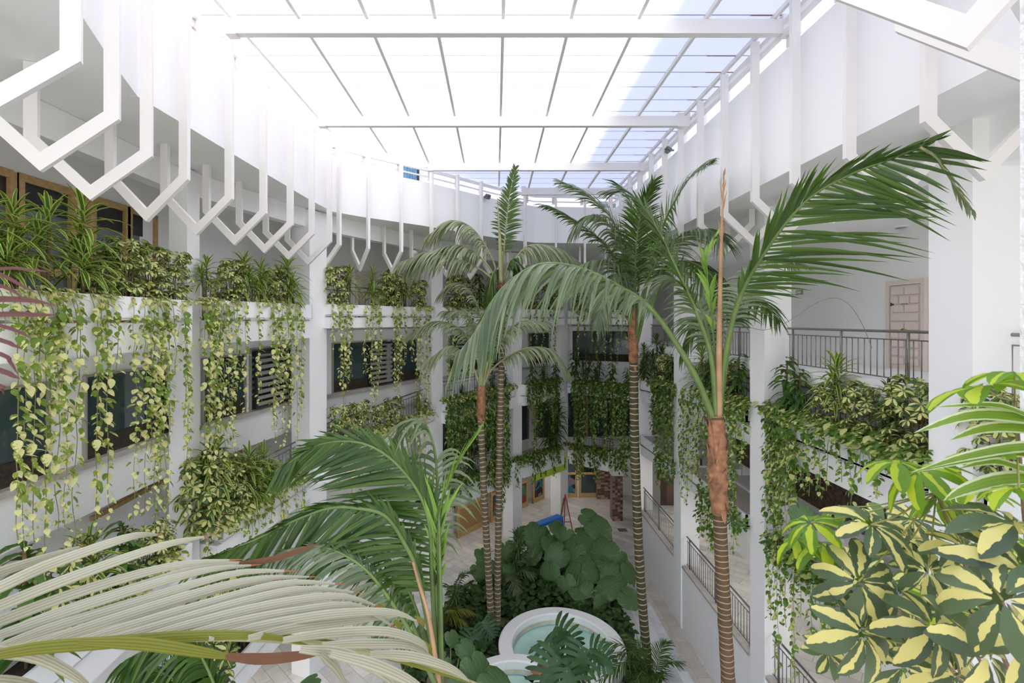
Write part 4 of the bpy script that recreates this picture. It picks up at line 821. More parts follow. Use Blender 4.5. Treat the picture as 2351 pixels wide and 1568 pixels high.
for c, y in (([(868, 1388), (884, 1402), (880, 1418)], 1.42), ([(955, 1418), (975, 1432), (968, 1452)], 1.45), ([(965, 1470), (990, 1494), (988, 1520)], 1.45), ([(905, 1425), (922, 1440), (918, 1455)], 1.45)): blade(c, 0.008, 'palm_yellow', K=6, ya=y, yb=y, lab='yellowed leaflet tip')
blade([(-120, 1530), (60, 1492), (230, 1478), (420, 1462), (600, 1460), (720, 1484)], 0.012, 'palm_yellow', ya=0.95, yb=1.2, lab='yellow green leaflet along the stalk', face=V((0.1, 0.5, 1)))
blade([(180, 1474), (330, 1480), (460, 1498), (560, 1514)], 0.012, 'palm_yellow', ya=1.0, yb=1.12, face=V((0.1, 0.5, 1)))
blade([(520, 1508), (600, 1514), (690, 1506), (762, 1492)], 0.011, 'palm_brown', ya=1.1, yb=1.16, lab='withered brown leaflet', face=V((0.1, 0.5, 1)))
for c in ([(-120, 1480), (0, 1497), (94, 1512), (190, 1565), (230, 1620)], [(-60, 1560), (60, 1572), (130, 1600)], [(690, 1490), (800, 1505), (900, 1560), (940, 1620)], [(760, 1500), (870, 1530), (960, 1575), (1000, 1620)], [(740, 1500), (775, 1530), (800, 1580)]): blade(c, 0.011, 'palm_fore', ya=0.95, yb=1.15)
blade([(330, 1462), (520, 1462), (720, 1470), (900, 1512), (1100, 1575)], 0.008, 'palm_yellow', ya=1.13, yb=1.45)
# ---- red cordyline tips at the left edge
cd = thing('cordyline', 'red brown cordyline leaves poking in at the left edge', 'cordyline')
for c, w in (([(-200, 640), (0, 616), (54, 617), (115, 624)], .0032), ([(-160, 560), (0, 629), (40, 650), (88, 675)], .003), ([(-200, 690), (0, 685), (67, 688), (129, 701)], .0062), ([(-200, 735), (0, 720), (80, 722), (134, 723)], .0055), ([(-180, 700), (0, 747), (40, 760), (75, 778)], .0035), ([(-180, 730), (0, 780), (30, 792), (52, 802)], .0038), ([(-160, 760), (0, 812), (24, 832), (40, 858)], .0035), ([(-170, 800), (0, 850), (28, 862), (46, 870)], .0045), ([(-120, 840), (0, 886), (6, 892), (9, 906)], .0035), ([(-150, 600), (0, 655), (30, 668), (60, 690)], .003)):
    n = len(c); pts = catmull(P3([(x, y, 0.9) for x, y in c]), 12); mb = MB(); mb.ribbon(pts, [w*(1-(i/12)**3)+.0004 for i in range(13)], V((0, 0.5, 1)), fold=0.5); mb.build('leaf', 'cordy', cd)
mb = MB(); mb.tube(P3([(-190, 1300, 0.92), (-185, 900), (-180, 640)]), 0.008, 8); mb.build('stem', 'bstem', cd)
# ---- generic small plants (prototypes copied into the planters)
def whorl(mb, c, ax, R, k=8, w=0.2, droop=0.35, m=0, rnd=random, ph=None, span=2*math.pi):
    ax = ax.normalized(); x = ax.orthogonal().normalized(); y = ax.cross(x); ph = rnd.uniform(0, 6.28) if ph is None else ph
    for i in range(k):
        a = ph+span*i/k+rnd.uniform(-.12, .12); d = x*math.cos(a)+y*math.sin(a); R1 = R*rnd.uniform(.85, 1.1)
        pts = [c+d*R1*t+ax*(R1*(0.25*t-droop*1.4*t*t)) for t in (0.12, 0.3, 0.5, 0.72, 0.9, 1.0)]
        mb.ribbon(pts, [R1*w*q for q in (0.10, 0.55, 0.95, 1.0, 0.62, 0.06)], ax.cross(d), fold=-0.18, m=m)
def heart(mb, p, d, nrm, L, w, m=0):
    d = d.normalized(); s = nrm.cross(d).normalized(); nn = d.cross(s)
    pts = [p+d*L*t-nn*(L*0.35*t*t) for t in (-0.12, 0.08, 0.35, 0.65, 0.88, 1.0)]
    mb.ribbon(pts, [w*q for q in (0.45, 0.95, 1.0, 0.72, 0.34, 0.02)], s, fold=0.18, m=m)
def make_schef(seed, h=1.45, r=0.55, n=64, R=0.165, mat='schef'):
    rnd = random.Random(seed); t = thing('umbrella_plant', 'variegated umbrella plant', 'umbrella plant'); fo, st = MB(), MB()
    stems = []
    for i in range(7):
        a = rnd.uniform(0, 6.28); q = rnd.uniform(0.3, 1); tip = V((math.cos(a)*r*q*0.8, math.sin(a)*r*q*0.6, h*rnd.uniform(.6, .95))); stems.append(tip)
        st.tube([V((math.cos(a)*.08, math.sin(a)*.08, 0)), tip*0.5+V((0, 0, 0.1)), tip], lambda s: 0.016*(1-s*0.6), 5)
    for i in range(n):
        a = rnd.uniform(0, 6.28); zz = rnd.uniform(0.12, 1.0); rr = r*(0.55+0.45*math.sin(min(1, zz*1.25)*2.3))*math.sqrt(rnd.uniform(.25, 1))
        p = V((math.cos(a)*rr, math.sin(a)*rr*0.8, h*zz)); ax = (V((p.x, p.y, 0.0))*1.1+V((rnd.uniform(-.4, .4), rnd.uniform(-.4, .4), 0.55))); whorl(fo, p, ax, R*rnd.uniform(.75, 1.15), 7, 0.24, 0.35, rnd=rnd)
        q = min(stems, key=lambda s: (s-p).length); st.tube([q*(min(1, max(.3, p.z/max(q.z, .1)))), p], 0.005, 4, cap=False)
    st.build('stem', 'bstem', t); fo.build('foliage', mat, t); return t
def make_drac(seed, heads=((0, 0, 1.3), (0.15, 0.1, 0.9), (-0.15, -.05, 0.6)), L=0.72, mat='drac', w=0.036, n=30, nm='dracaena'):
    rnd = random.Random(seed); t = thing(nm, 'striped dracaena', 'dracaena'); fo, st = MB(), MB()
    for hx, hy, hz in heads:
        c = V((hx, hy, hz)); st.tube([V((hx*.2, hy*.2, 0)), V((hx*.7, hy*.7, hz*.5)), c], 0.022, 6)
        for i in range(n):
            q = i/(n-1); a = i*2.4+rnd.uniform(-.3, .3); el = math.radians(80-80*q**0.7+rnd.uniform(-8, 8)); base = c-V((0, 0, 0.42*q*min(1, hz)))
            d = V((math.cos(a)*math.cos(el), math.sin(a)*math.cos(el), math.sin(el))); l = L*rnd.uniform(.8, 1.1)*(0.7+0.3*math.sin(q*3.1)); dr = 0.35+0.6*q
            pts = [base+d*l*s-Z*(dr*l*s*s*0.8) for s in (0, .2, .45, .7, .88, 1)]
            fo.ribbon(pts, [w*x for x in (.6, .9, 1, .85, .5, .03)], d.cross(Z), fold=0.3)
    st.build('stem', 'bstem', t); fo.build('foliage', mat, t); return t
def make_broad(seed, h=1.3, mat='broad'):
    rnd = random.Random(seed); t = thing('broad_leaved_plant', 'broad leaved green plant', 'plant'); fo, st = MB(), MB()
    st.tube([V((0, 0, 0)), V((.03, 0, h*.5)), V((0, 0.02, h*.95))], 0.02, 6)
    for i in range(60):
        q = rnd.uniform(0.15, 1); a = i*2.4+rnd.uniform(-.3, .3); d = V((math.cos(a), math.sin(a), 0.5-0.5*(1-q))); b = V((0, 0, h*q)); l = rnd.uniform(.32, .5)*(1.1-0.4*q)
        pts = [b+d*l*s-Z*(l*0.75*s*s) for s in (0, .2, .45, .7, .9, 1)]; fo.ribbon(pts, [0.055*x for x in (.15, .8, 1, .8, .4, .03)], d.cross(Z), fold=0.2)
    st.build('stem', 'bstem', t); fo.build('foliage', mat, t); return t
def make_vine(seed, L, mat='pothos', dens=13, size=0.085, spread=0.09, nm='pothos_vine'):
    rnd = random.Random(seed); fo, st = MB(), MB(); pts = []; x = y = 0.0; n = max(4, int(L*4))
    for i in range(n+1):
        pts.append(V((x, y, -L*i/n))); x += rnd.uniform(-.035, .035)-x*.12; y += rnd.uniform(-.02, .02)-y*.2
    pts[0] = V((0, 0.1, 0.03)); cl = catmull(pts, n*2); LL = arclen(cl)
    st.tube(cl, 0.0065, 4, cap=False)
    k = int(L*dens)
    for i in range(k):
        s = (i+rnd.random())/k; p, T = sample(cl, LL, s); a = rnd.uniform(math.pi*0.9, math.pi*2.1); d = V((math.cos(a), math.sin(a), 0))
        q = p+d*rnd.uniform(.03, spread)+Z*rnd.uniform(0, .05); l = size*rnd.uniform(.6, 1.25)*(1 if s < 0.85 else .7)
        heart(fo, q, d*rnd.uniform(.35, 1)+V((rnd.uniform(-.5, .5), rnd.uniform(-.3, .3), rnd.uniform(-1.1, -.15))), d*.7+Z*.9, l*1.35, l*.58)
        st.ribbon([p, q], [0.0025, 0.0025], Z.cross(d))
    o = st.build(nm, 'stem'); tag(o, 'pothos vine', 'vine'); fo.build('foliage', mat, o); return o
def make_clump(seed, W=0.8, mat='pothos', n=85, size=0.095, nm='pothos'):
    rnd = random.Random(seed); fo, st = MB(), MB(); 
    for i in range(n):
        x = rnd.gauss(0, W*.33); y = rnd.uniform(-.28, .22); z = 0.02+rnd.random()**1.5*0.22-max(0, -y-.1)*rnd.random()*1.6; p = V((x, y, z)); a = rnd.uniform(math.pi, 2*math.pi); d = V((math.cos(a), math.sin(a), rnd.uniform(-.7, .2)))
        l = size*rnd.uniform(.6, 1.25); heart(fo, p, d, Z+V((0, -.5, 0)), l*1.35, l*.58)
        if i % 2 == 0: st.tube([V((x*.6, .05, 0)), V((x*.8, y*.4, z+.05)), p], 0.004, 4, cap=False)
    o = st.build(nm, 'stem'); tag(o, 'pothos', 'pothos'); fo.build('foliage', mat, o); return o
USED = set(); PROTO = {}
def place(kind, maker, variants, loc, rz, sc, label, group):
    v = random.randrange(variants); key = (kind, v)
    if key not in PROTO: PROTO[key] = maker(v)
    r = PROTO[key]
    if key not in USED:
        USED.add(key); r.location = loc; r.rotation_euler = (0, 0, rz); r.scale = sc if isinstance(sc, tuple) else (sc,)*3; r['label'] = label; r['group'] = group; return r
    return dup(r, loc, rz, sc, label, group)
MK = {'schef': (lambda v: make_schef(11+v), 3, 1.5, 'variegated umbrella plant', 'umbrella plants in the planters'), 'drac': (lambda v: make_drac(21+v, heads=[((0, 0, 1.25), (.16, .1, .85), (-.15, -.06, .55)), ((.05, 0, 1.3), (-.12, .05, .95)), ((0, 0, 1.2), (.2, 0, .7), (-.2, .08, .9), (0, -.1, .45))][v]), 3, 1.5, 'striped dracaena', 'dracaenas in the planters'),
      'dark': (lambda v: make_drac(31+v, mat='drac_dark', L=0.5, w=0.026, n=34, heads=[((0, 0, 1.25), (.1, .05, .9), (-.1, 0, .6), (0, -.05, .35)), ((0, 0, 1.3), (.18, .05, 1.0), (-.16, 0, .75), (.05, .1, .5))][v]), 2, 1.5, 'plain green dracaena', 'green dracaenas in the planters'),
      'broad': (lambda v: make_broad(41+v), 2, 1.3, 'broad leaved green plant', 'broad leaved plants in the planters')}
FLOORN = {'F3': 'third floor', 'F2': 'second floor', 'F1': 'first floor', 'R2': 'second floor', 'R1': 'first floor'}
LB = ['first left bay', 'second left bay', 'third left bay', 'fourth left bay', 'fifth left bay', 'back corner bay', 'ramp bay']
RBN = ['third right bay', 'second right bay', 'first right bay', 'nearest right bay']
def bayname(k): return '%s, %s' % ((RBN if k[0][0] == 'R' else LB)[k[1]], FLOORN[k[0]])
CNT = {}
def prow(key, items, zoff=-0.08):
    A, B, z = G[key]; n = outn(A, B); rows = sorted(items, key=lambda q: q[1]); seen = {}
    for kind, px, top in rows:
        p, t = on_line(px, A+n*0.12, B+n*0.12); zs = z[0][2]+(z[1][2]-z[0][2])*max(0, min(1, t))+zoff; h = zat(top, p.y)-zs
        mk, nv, h0, lab, grp = MK[kind]; s = max(0.35, h/h0); seen[kind] = seen.get(kind, 0)+1
        tot = sum(1 for r in rows if r[0] == kind); o = '' if tot == 1 else ', %s from the left' % ORD[seen[kind]-1]
        place(kind, mk, nv, (p.x, p.y, zs), math.atan2(n.y, n.x)-math.pi/2+random.uniform(-.5, .5), (s*.9+.1, s*.9+.1, s), lab+(o.replace('the ', '') or '')+', '+bayname(key)+' planter', grp)
prow(('F3', 0), [('drac', 30, 445), ('drac', 108, 455), ('drac', 192, 440), ('schef', 236, 560), ('schef', 290, 545), ('schef', 345, 560), ('schef', 395, 575), ('drac', -40, 430)])
prow(('F3', 1), [('drac', 472, 590), ('schef', 532, 592), ('drac', 560, 578), ('drac', 598, 595), ('schef', 636, 610), ('drac', 660, 583), ('schef', 500, 640)])
prow(('F3', 2), [('schef', 775, 606), ('drac', 803, 612), ('drac', 856, 612), ('schef', 890, 625), ('schef', 908, 612), ('drac', 930, 622), ('schef', 962, 640)])
prow(('F3', 3), [('schef', 1045, 628), ('schef', 1068, 632), ('broad', 1100, 630), ('broad', 1135, 635), ('schef', 1160, 650)])
prow(('F3', 4), [('schef', 1222, 655), ('broad', 1255, 650), ('schef', 1278, 660)])
prow(('F3', 5), [('schef', 1330, 665), ('broad', 1380, 660), ('schef', 1425, 650), ('broad', 1440, 650)])
prow(('F2', 0), [('broad', 280, 1200), ('schef', 330, 1195), ('schef', 372, 1200), ('drac', 205, 1215), ('broad', 60, 1250), ('schef', 130, 1240)])
prow(('F2', 1), [('schef', 475, 1030), ('schef', 500, 1050), ('drac', 485, 1010), ('schef', 540, 1055), ('drac', 572, 1018), ('drac', 606, 1015), ('schef', 635, 1060), ('schef', 668, 1060)])
prow(('F2', 2), [('schef', 782, 925), ('schef', 822, 918), ('schef', 870, 925), ('schef', 905, 908), ('drac', 960, 900), ('broad', 978, 915)])
prow(('F2', 3), [('dark', 1060, 880), ('broad', 1095, 890), ('dark', 1130, 850), ('schef', 1110, 880), ('dark', 1160, 855)])
prow(('F2', 4), [('broad', 1222, 830), ('dark', 1248, 820), ('broad', 1275, 830)])
prow(('F2', 5), [('dark', 1345, 800), ('dark', 1372, 808), ('broad', 1320, 805), ('broad', 1405, 830), ('broad', 1440, 845)])
prow(('F1', 3), [('dark', 1080, 1010), ('broad', 1140, 1010)]); prow(('F1', 4), [('dark', 1278, 905), ('dark', 1262, 930)]); prow(('F1', 5), [('dark', 1330, 985)])
prow(('R2', 0), [('dark', 1478, 782), ('dark', 1508, 765), ('schef', 1530, 812), ('broad', 1542, 815)])
prow(('R2', 1), [('drac', 1612, 795), ('broad', 1640, 820), ('schef', 1665, 825), ('broad', 1695, 815), ('dark', 1625, 830)])
prow(('R2', 2), [('broad', 1805, 822), ('broad', 1835, 850), ('drac', 1918, 815), ('schef', 1905, 880), ('schef', 1985, 875), ('dark', 2040, 870), ('schef', 2100, 862)])
prow(('R2', 3), [('schef', 2300, 880)])
prow(('F1', 1), [('schef', 480, 1300), ('schef', 550, 1290)])
# ---- hanging pothos
VK = {}
def vine(L, mat, loc, rz, label, group):
    L0 = min((0.7, 1.2, 1.9, 2.7, 3.6, 4.8), key=lambda q: abs(q-L))
    return place('vine%s%.1f' % (mat, L0), lambda v: make_vine(int(L0*100)+v*7, L0, mat, dens=24 if mat == 'pothos_shade' else 15, size=.105 if mat == 'pothos_shade' else .09, spread=.16 if mat == 'pothos_shade' else .09), 3, loc, rz, (1, 1, L/L0), label, group)
VR = {}
def vrow(key, items, mat): VR.setdefault(key, []).extend((px, tip, mat) for px, tip in items)
def vflush(front=-0.2):
    for key, items in VR.items():
        A, B, z = G[key]; n = outn(A, B); rz0 = math.atan2(n.y, n.x)-math.pi/2
        for i, (px, tip, mat) in enumerate(sorted(items)):
            p, t = on_line(px, A+n*front, B+n*front); zs = z[0][2]+(z[1][2]-z[0][2])*max(0, min(1, t)); L = zs-zat(tip, p.y)
            L = max(0.35, min(L, zs-0.1)); w = 'short' if L < 1.3 else ('long' if L > 2.8 else 'hanging')
            vine(L, mat, (p.x, p.y, zs), rz0+random.uniform(-.5, .5), '%s pothos vine, %s from the left, in the %s' % (w, ORD[min(i, 35)], bayname(key)), 'pothos vines hanging in the '+bayname(key))
def clumps(key, pxs, mat, front=-0.02, sc=1.0):
    A, B, z = G[key]; n = outn(A, B); rz0 = math.atan2(n.y, n.x)-math.pi/2
    for i, px in enumerate(sorted(pxs)):
        p, t = on_line(px, A+n*front, B+n*front); zs = z[0][2]+(z[1][2]-z[0][2])*max(0, min(1, t))-0.04
        place('clump'+mat, lambda v: make_clump(70+v, mat=mat), 3, (p.x, p.y, zs), rz0, sc*random.uniform(.85, 1.15), 'pothos clump on planter edge, %s from left, %s' % (ORD[min(i, 35)], bayname(key)), 'pothos clumps along the planters')
def rngt(a, b, n, t0, t1): return [(a+(b-a)*(i+.5)/n+random.uniform(-3, 3), random.uniform(t0, t1)) for i in range(n)]
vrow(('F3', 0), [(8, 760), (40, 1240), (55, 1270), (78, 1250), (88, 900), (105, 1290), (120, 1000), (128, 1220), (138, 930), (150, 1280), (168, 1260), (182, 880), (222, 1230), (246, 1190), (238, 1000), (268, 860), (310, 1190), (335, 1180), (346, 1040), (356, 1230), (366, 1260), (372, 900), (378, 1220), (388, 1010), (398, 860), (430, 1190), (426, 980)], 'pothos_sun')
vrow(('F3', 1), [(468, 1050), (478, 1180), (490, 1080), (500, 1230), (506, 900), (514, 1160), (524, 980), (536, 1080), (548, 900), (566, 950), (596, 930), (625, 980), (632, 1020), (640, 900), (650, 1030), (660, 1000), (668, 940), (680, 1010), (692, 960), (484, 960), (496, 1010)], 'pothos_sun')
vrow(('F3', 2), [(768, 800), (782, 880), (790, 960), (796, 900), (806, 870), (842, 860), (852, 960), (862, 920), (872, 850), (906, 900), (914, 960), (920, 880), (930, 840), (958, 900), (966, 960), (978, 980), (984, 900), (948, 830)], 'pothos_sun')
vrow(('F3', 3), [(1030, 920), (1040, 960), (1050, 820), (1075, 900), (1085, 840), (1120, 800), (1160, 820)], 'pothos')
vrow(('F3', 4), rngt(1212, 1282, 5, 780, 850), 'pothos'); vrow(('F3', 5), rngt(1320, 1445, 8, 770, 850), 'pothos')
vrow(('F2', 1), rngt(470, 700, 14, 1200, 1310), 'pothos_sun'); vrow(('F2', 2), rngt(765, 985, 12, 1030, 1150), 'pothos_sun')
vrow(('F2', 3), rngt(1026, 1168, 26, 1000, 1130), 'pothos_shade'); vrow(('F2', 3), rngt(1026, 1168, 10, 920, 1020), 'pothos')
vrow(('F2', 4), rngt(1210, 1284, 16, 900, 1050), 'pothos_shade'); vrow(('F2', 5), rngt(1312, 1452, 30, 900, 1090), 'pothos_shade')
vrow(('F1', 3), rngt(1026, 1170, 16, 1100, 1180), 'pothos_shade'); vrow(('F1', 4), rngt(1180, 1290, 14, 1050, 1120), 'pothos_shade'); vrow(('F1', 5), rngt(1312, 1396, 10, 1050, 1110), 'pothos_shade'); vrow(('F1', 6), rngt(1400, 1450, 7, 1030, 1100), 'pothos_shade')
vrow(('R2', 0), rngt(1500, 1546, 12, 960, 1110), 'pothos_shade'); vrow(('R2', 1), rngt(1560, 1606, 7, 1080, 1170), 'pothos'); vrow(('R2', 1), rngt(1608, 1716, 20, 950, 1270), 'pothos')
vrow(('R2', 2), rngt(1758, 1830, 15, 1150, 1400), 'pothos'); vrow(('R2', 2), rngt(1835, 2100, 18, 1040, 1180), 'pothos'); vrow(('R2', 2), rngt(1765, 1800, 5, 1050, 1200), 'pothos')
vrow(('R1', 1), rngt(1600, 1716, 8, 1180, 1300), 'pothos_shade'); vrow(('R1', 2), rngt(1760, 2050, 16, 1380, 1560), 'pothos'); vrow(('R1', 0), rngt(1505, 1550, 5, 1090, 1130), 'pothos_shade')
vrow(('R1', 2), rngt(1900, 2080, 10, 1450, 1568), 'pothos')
vflush()
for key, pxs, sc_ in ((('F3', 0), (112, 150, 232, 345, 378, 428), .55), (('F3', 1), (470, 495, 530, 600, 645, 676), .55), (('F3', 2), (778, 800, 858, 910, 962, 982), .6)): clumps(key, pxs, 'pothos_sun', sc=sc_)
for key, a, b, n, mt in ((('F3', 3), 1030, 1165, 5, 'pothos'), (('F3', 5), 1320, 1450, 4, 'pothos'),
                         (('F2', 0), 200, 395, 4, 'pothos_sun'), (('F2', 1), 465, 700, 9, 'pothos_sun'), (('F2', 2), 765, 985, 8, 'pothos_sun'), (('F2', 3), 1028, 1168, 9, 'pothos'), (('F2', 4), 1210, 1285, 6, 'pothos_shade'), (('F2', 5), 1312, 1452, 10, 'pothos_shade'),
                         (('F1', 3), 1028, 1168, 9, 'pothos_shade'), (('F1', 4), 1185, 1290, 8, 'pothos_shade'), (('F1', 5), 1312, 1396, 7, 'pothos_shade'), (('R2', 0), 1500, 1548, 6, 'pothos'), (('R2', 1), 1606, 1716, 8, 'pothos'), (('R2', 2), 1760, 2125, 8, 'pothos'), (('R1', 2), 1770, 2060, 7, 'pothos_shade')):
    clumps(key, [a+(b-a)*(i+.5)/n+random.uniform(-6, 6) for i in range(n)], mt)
# ---- garden bed plants
def taro_leaf(mb, c, d, nrm, L, m=0, rnd=random):
    """heart shaped leaf with two rear lobes and a wavy rim; c is where the stalk meets the blade"""
    d = d.normalized(); s = nrm.cross(d).normalized(); nn = d.cross(s); ring = []; n = 30
    ci = mb.vert(c, (0.5, 0.3))
    for i in range(n):
        a = 2*math.pi*i/n; ca, sa = math.cos(a), math.sin(a)
        r = 0.62*(1+0.28*ca)*(1-0.42*max(0, -ca)**6)*(1.22 if abs(a-0) < .11 else 1)*(1+0.035*math.sin(11*a))
        if i == n//2: r *= 0.35
        x, y = r*ca*1.05+0.08, r*sa*0.92
        p = c+d*(x*L)+s*(y*L)-nn*(L*(0.32*max(0, x)**2+0.30*y*y)); ring.append((mb.vert(p, (0.5+y, 0.5+x*.5)), mb.vert(c+d*(x*L*.55)+s*(y*L*.55)+nn*(L*(0.03-0.1*max(0, x)**2-.06*y*y)), (0.5+y*.5, .4))))
    for i in range(n):
        j = (i+1) % n; mb.face((ci, ring[i][1], ring[j][1]), m, True); mb.face((ring[i][1], ring[i][0], ring[j][0], ring[j][1]), m, True)
def taro(base, leaves, label, seed=0):
    rnd = random.Random(seed); t = thing('giant_taro', label, 'taro', group='giant taro plants in the garden bed'); base = V(base)
    for (px, py, Y, R) in leaves:
        c = at(px, py, Y); L = R*Y/F*1.0; a = rnd.uniform(-1.5, 1.5); d = V((math.sin(a)*1.0, -0.6, -0.35+rnd.uniform(-.5, .25))); m = MB(); taro_leaf(m, c, d, V((rnd.uniform(-.6, .6), -0.35, .85)), L, rnd=rnd); o = m.build('leaf', 'taro', t)
        m = MB(); b = base+V((rnd.uniform(-.15, .15), rnd.uniform(-.15, .15), 0)); m.tube([b, b.lerp(c, .5)+Z*0.25, c], lambda s: 0.035*(1-.6*s), 6); m.build('stalk', 'stem', o)
taro((2.0, 24.0, .16), [(1215, 1222, 23.6, 42), (1238, 1215, 23.2, 55), (1275, 1205, 23.4, 40), (1262, 1240, 22.6, 52), (1290, 1265, 22.0, 48), (1262, 1302, 21.4, 44), (1228, 1262, 22.8, 40)], 'giant taro behind the fountain in front of the blue bench', 1)
taro((3.7, 22.6, .16), [(1340, 1182, 23.6, 38), (1362, 1200, 23.2, 52), (1375, 1238, 22.6, 46), (1330, 1228, 22.8, 60), (1320, 1255, 22.2, 55), (1345, 1278, 21.8, 48), (1300, 1222, 23, 42)], 'giant taro with the highest leaves at the back of the garden bed', 2)
taro((5.0, 21.2, .16), [(1392, 1248, 22, 52), (1420, 1270, 21.6, 45), (1390, 1290, 21.2, 58), (1420, 1315, 20.6, 52), (1440, 1300, 20.8, 40), (1412, 1338, 20.0, 50), (1432, 1362, 19.5, 46)], 'giant taro beside the white path on the right of the garden bed', 3)
taro((3.4, 20.1, .16), [(1332, 1312, 20.9, 58), (1365, 1300, 21, 44), (1298, 1330, 20.5, 38), (1324, 1350, 20.2, 52), (1362, 1352, 20.1, 46), (1398, 1350, 19.9, 40), (1385, 1378, 19.4, 44)], 'giant taro standing directly behind the round basin', 4)
taro((-.9, 23.0, .16), [(1105, 1265, 22.2, 34), (1095, 1300, 21.6, 36), (1138, 1290, 22, 38), (1160, 1255, 22.6, 42), (1168, 1300, 21.4, 36)], 'giant taro beside the twin palm trunks', 5)
taro((-1.3, 14.2, .16), [(1060, 1480, 15.0, 38), (1035, 1455, 15.5, 30), (1020, 1512, 14.4, 42), (1085, 1520, 14.0, 62), (1125, 1552, 13.4, 70), (1040, 1560, 13.5, 55), (985, 1480, 14.8, 44)], 'giant taro beside the small basin at the bottom', 6)
taro((-3.0, 16.4, .16), [(905, 1368, 17.5, 42), (870, 1382, 17, 36), (940, 1400, 16.8, 40), (890, 1430, 16, 42), (960, 1450, 15.6, 36), (925, 1352, 17.8, 34)], 'giant taro in the left corner of the garden bed', 7)
taro((-4.6, 11.4, .1), [(720, 1560, 11.6, 46), (760, 1585, 11.2, 50), (690, 1590, 11.2, 46)], 'giant taro at the bottom edge on the left', 8)
taro((7.6, 9.6, 6.2), [(1835, 1168, 9.6, 42), (1822, 1230, 9.4, 40)], 'taro plant in the right first floor pebble planter', 9)
def monstera_leaf(mb, c, d, nrm, L):
    d = d.normalized(); s = nrm.cross(d).normalized(); nn = d.cross(s); mid = [c+d*(L*t)-nn*(L*.25*t*t) for t in (-.1, .15, .4, .65, .85, 1.0)]
    mb.ribbon(mid, [L*q for q in (.10, .20, .22, .18, .12, .02)], s, fold=.15)
    for sd in (-1, 1):
        for i in range(7):
            t = -.06+i*.155; b = c+d*(L*t)-nn*(L*.25*max(0, t)**2)+s*sd*L*.12; l = L*(.62, .68, .64, .56, .46, .34, .22)[i]; dd = (s*sd*(1-.07*i)+d*(-.35+.16*i)).normalized()
            pts = [b+dd*l*q+d*(l*.22*q*q)-nn*(l*.28*q*q) for q in (0, .3, .6, .85, 1.0)]; mb.ribbon(pts, [L*.066*q for q in (.75, 1, 1.05, .8, .15)], d, fold=-.1)
def monstera(base, leaves, label, seed):
    rnd = random.Random(seed); t = thing('monstera', label, 'monstera', group='monsteras in the garden bed'); base = V(base)
    for px, py, Y, R, ang in leaves:
        c = at(px, py, Y); L = R*Y/F*1.5; d = V((math.sin(ang), -.6*abs(math.cos(ang)), -math.cos(ang)*.6)); m = MB(); monstera_leaf(m, c-d*L*.4, d, V((0, -.75, .65)), L); o = m.build('leaf', 'monstera', t)
        m = MB(); m.tube([base, base.lerp(c, .55)+Z*.3, c-d*L*.4], 0.02, 6); m.build('stalk', 'stem', o)
monstera((1.6, 12.2, .16), [(1298, 1462, 13.6, 42, .9), (1275, 1500, 13, 48, .5), (1335, 1518, 12.6, 44, -.4), (1265, 1545, 12.2, 55, -.5), (1378, 1508, 12.8, 38, 1.0), (1310, 1570, 12, 50, .2)], 'monstera with cut leaves in front of the fountain basins', 1)
monstera((-.8, 17.4, .16), [(1098, 1462, 17.2, 32, .3), (1075, 1480, 17, 30, -.5), (1120, 1440, 17.3, 26, .6)], 'small monstera at the foot of the twin palms', 2)
def areca(base, targets, label, mat='palm', L=.5, seed=0, w=.018, nm='bamboo_palm'):
    t = thing(nm, label, 'small palm', group='small feathery palms in the garden bed'); base = V(base)
    for px, py, Y in targets:
        c = at(px, py, Y); mid = base.lerp(c, .55)+Z*((c-base).length*.28); frond(t, [base, base.lerp(mid, .5)+Z*.1, mid, c], L=L, w=w, n=22, start=.35, a0=58, a1=24, beta=5, droop=.35, mat=mat, r0=.014)
areca((5.0, 15.4, .16), [(1560, 1520, 15), (1530, 1475, 15.8), (1440, 1460, 16), (1385, 1475, 15.6), (1400, 1540, 14.6), (1500, 1580, 14.2), (1450, 1585, 14), (1420, 1500, 15), (1520, 1560, 14.6), (1380, 1560, 14.2)], 'feathery palm around the foot of the middle palm trunk', L=.75)
areca((-1.8, 20.4, .16), [(1030, 1345, 20), (1060, 1320, 20.3), (1085, 1310, 20.6), (1050, 1390, 19.6), (1100, 1350, 20)], 'feathery palm left of the twin palm trunks', L=.7)
areca((.6, 21.6, .16), [(1170, 1330, 20.6), (1200, 1285, 21.4), (1222, 1318, 21), (1188, 1365, 20), (1215, 1270, 21.8)], 'feathery palm right of the twin palm trunks', 'palm_dusty', L=.75)
areca((-2.2, 18.4, .16), [(1040, 1400, 18.2), (1070, 1430, 17.9), (1085, 1405, 18.3), (1010, 1430, 17.6)], 'yellowing feathery palm below the twin palms', 'palm_yellow', L=.6)
dr = dup(PROTO[('dark', 0)], (at(1188, 1330, 21.8).x, 21.8, .16), .4, (1.5, 1.5, 1.75), 'tall dark dracaena in the garden bed left of the taro', 'dracaenas in the garden bed')
dr = dup(PROTO[('dark', 1)], (-1.6, 19.4, .16), 1.4, (1.1, 1.1, .8), 'low dark dracaena in the garden bed below the twin palms', 'dracaenas in the garden bed')
m = MB(); rnd = random.Random(5)
def inbed(x, y):
    c = False; n = len(BED)
    for i in range(n):
        (x1, y1), (x2, y2) = BED[i], BED[(i+1) % n]
        if (y1 > y) != (y2 > y) and x < (x2-x1)*(y-y1)/(y2-y1)+x1: c = not c
    return c
k = 0
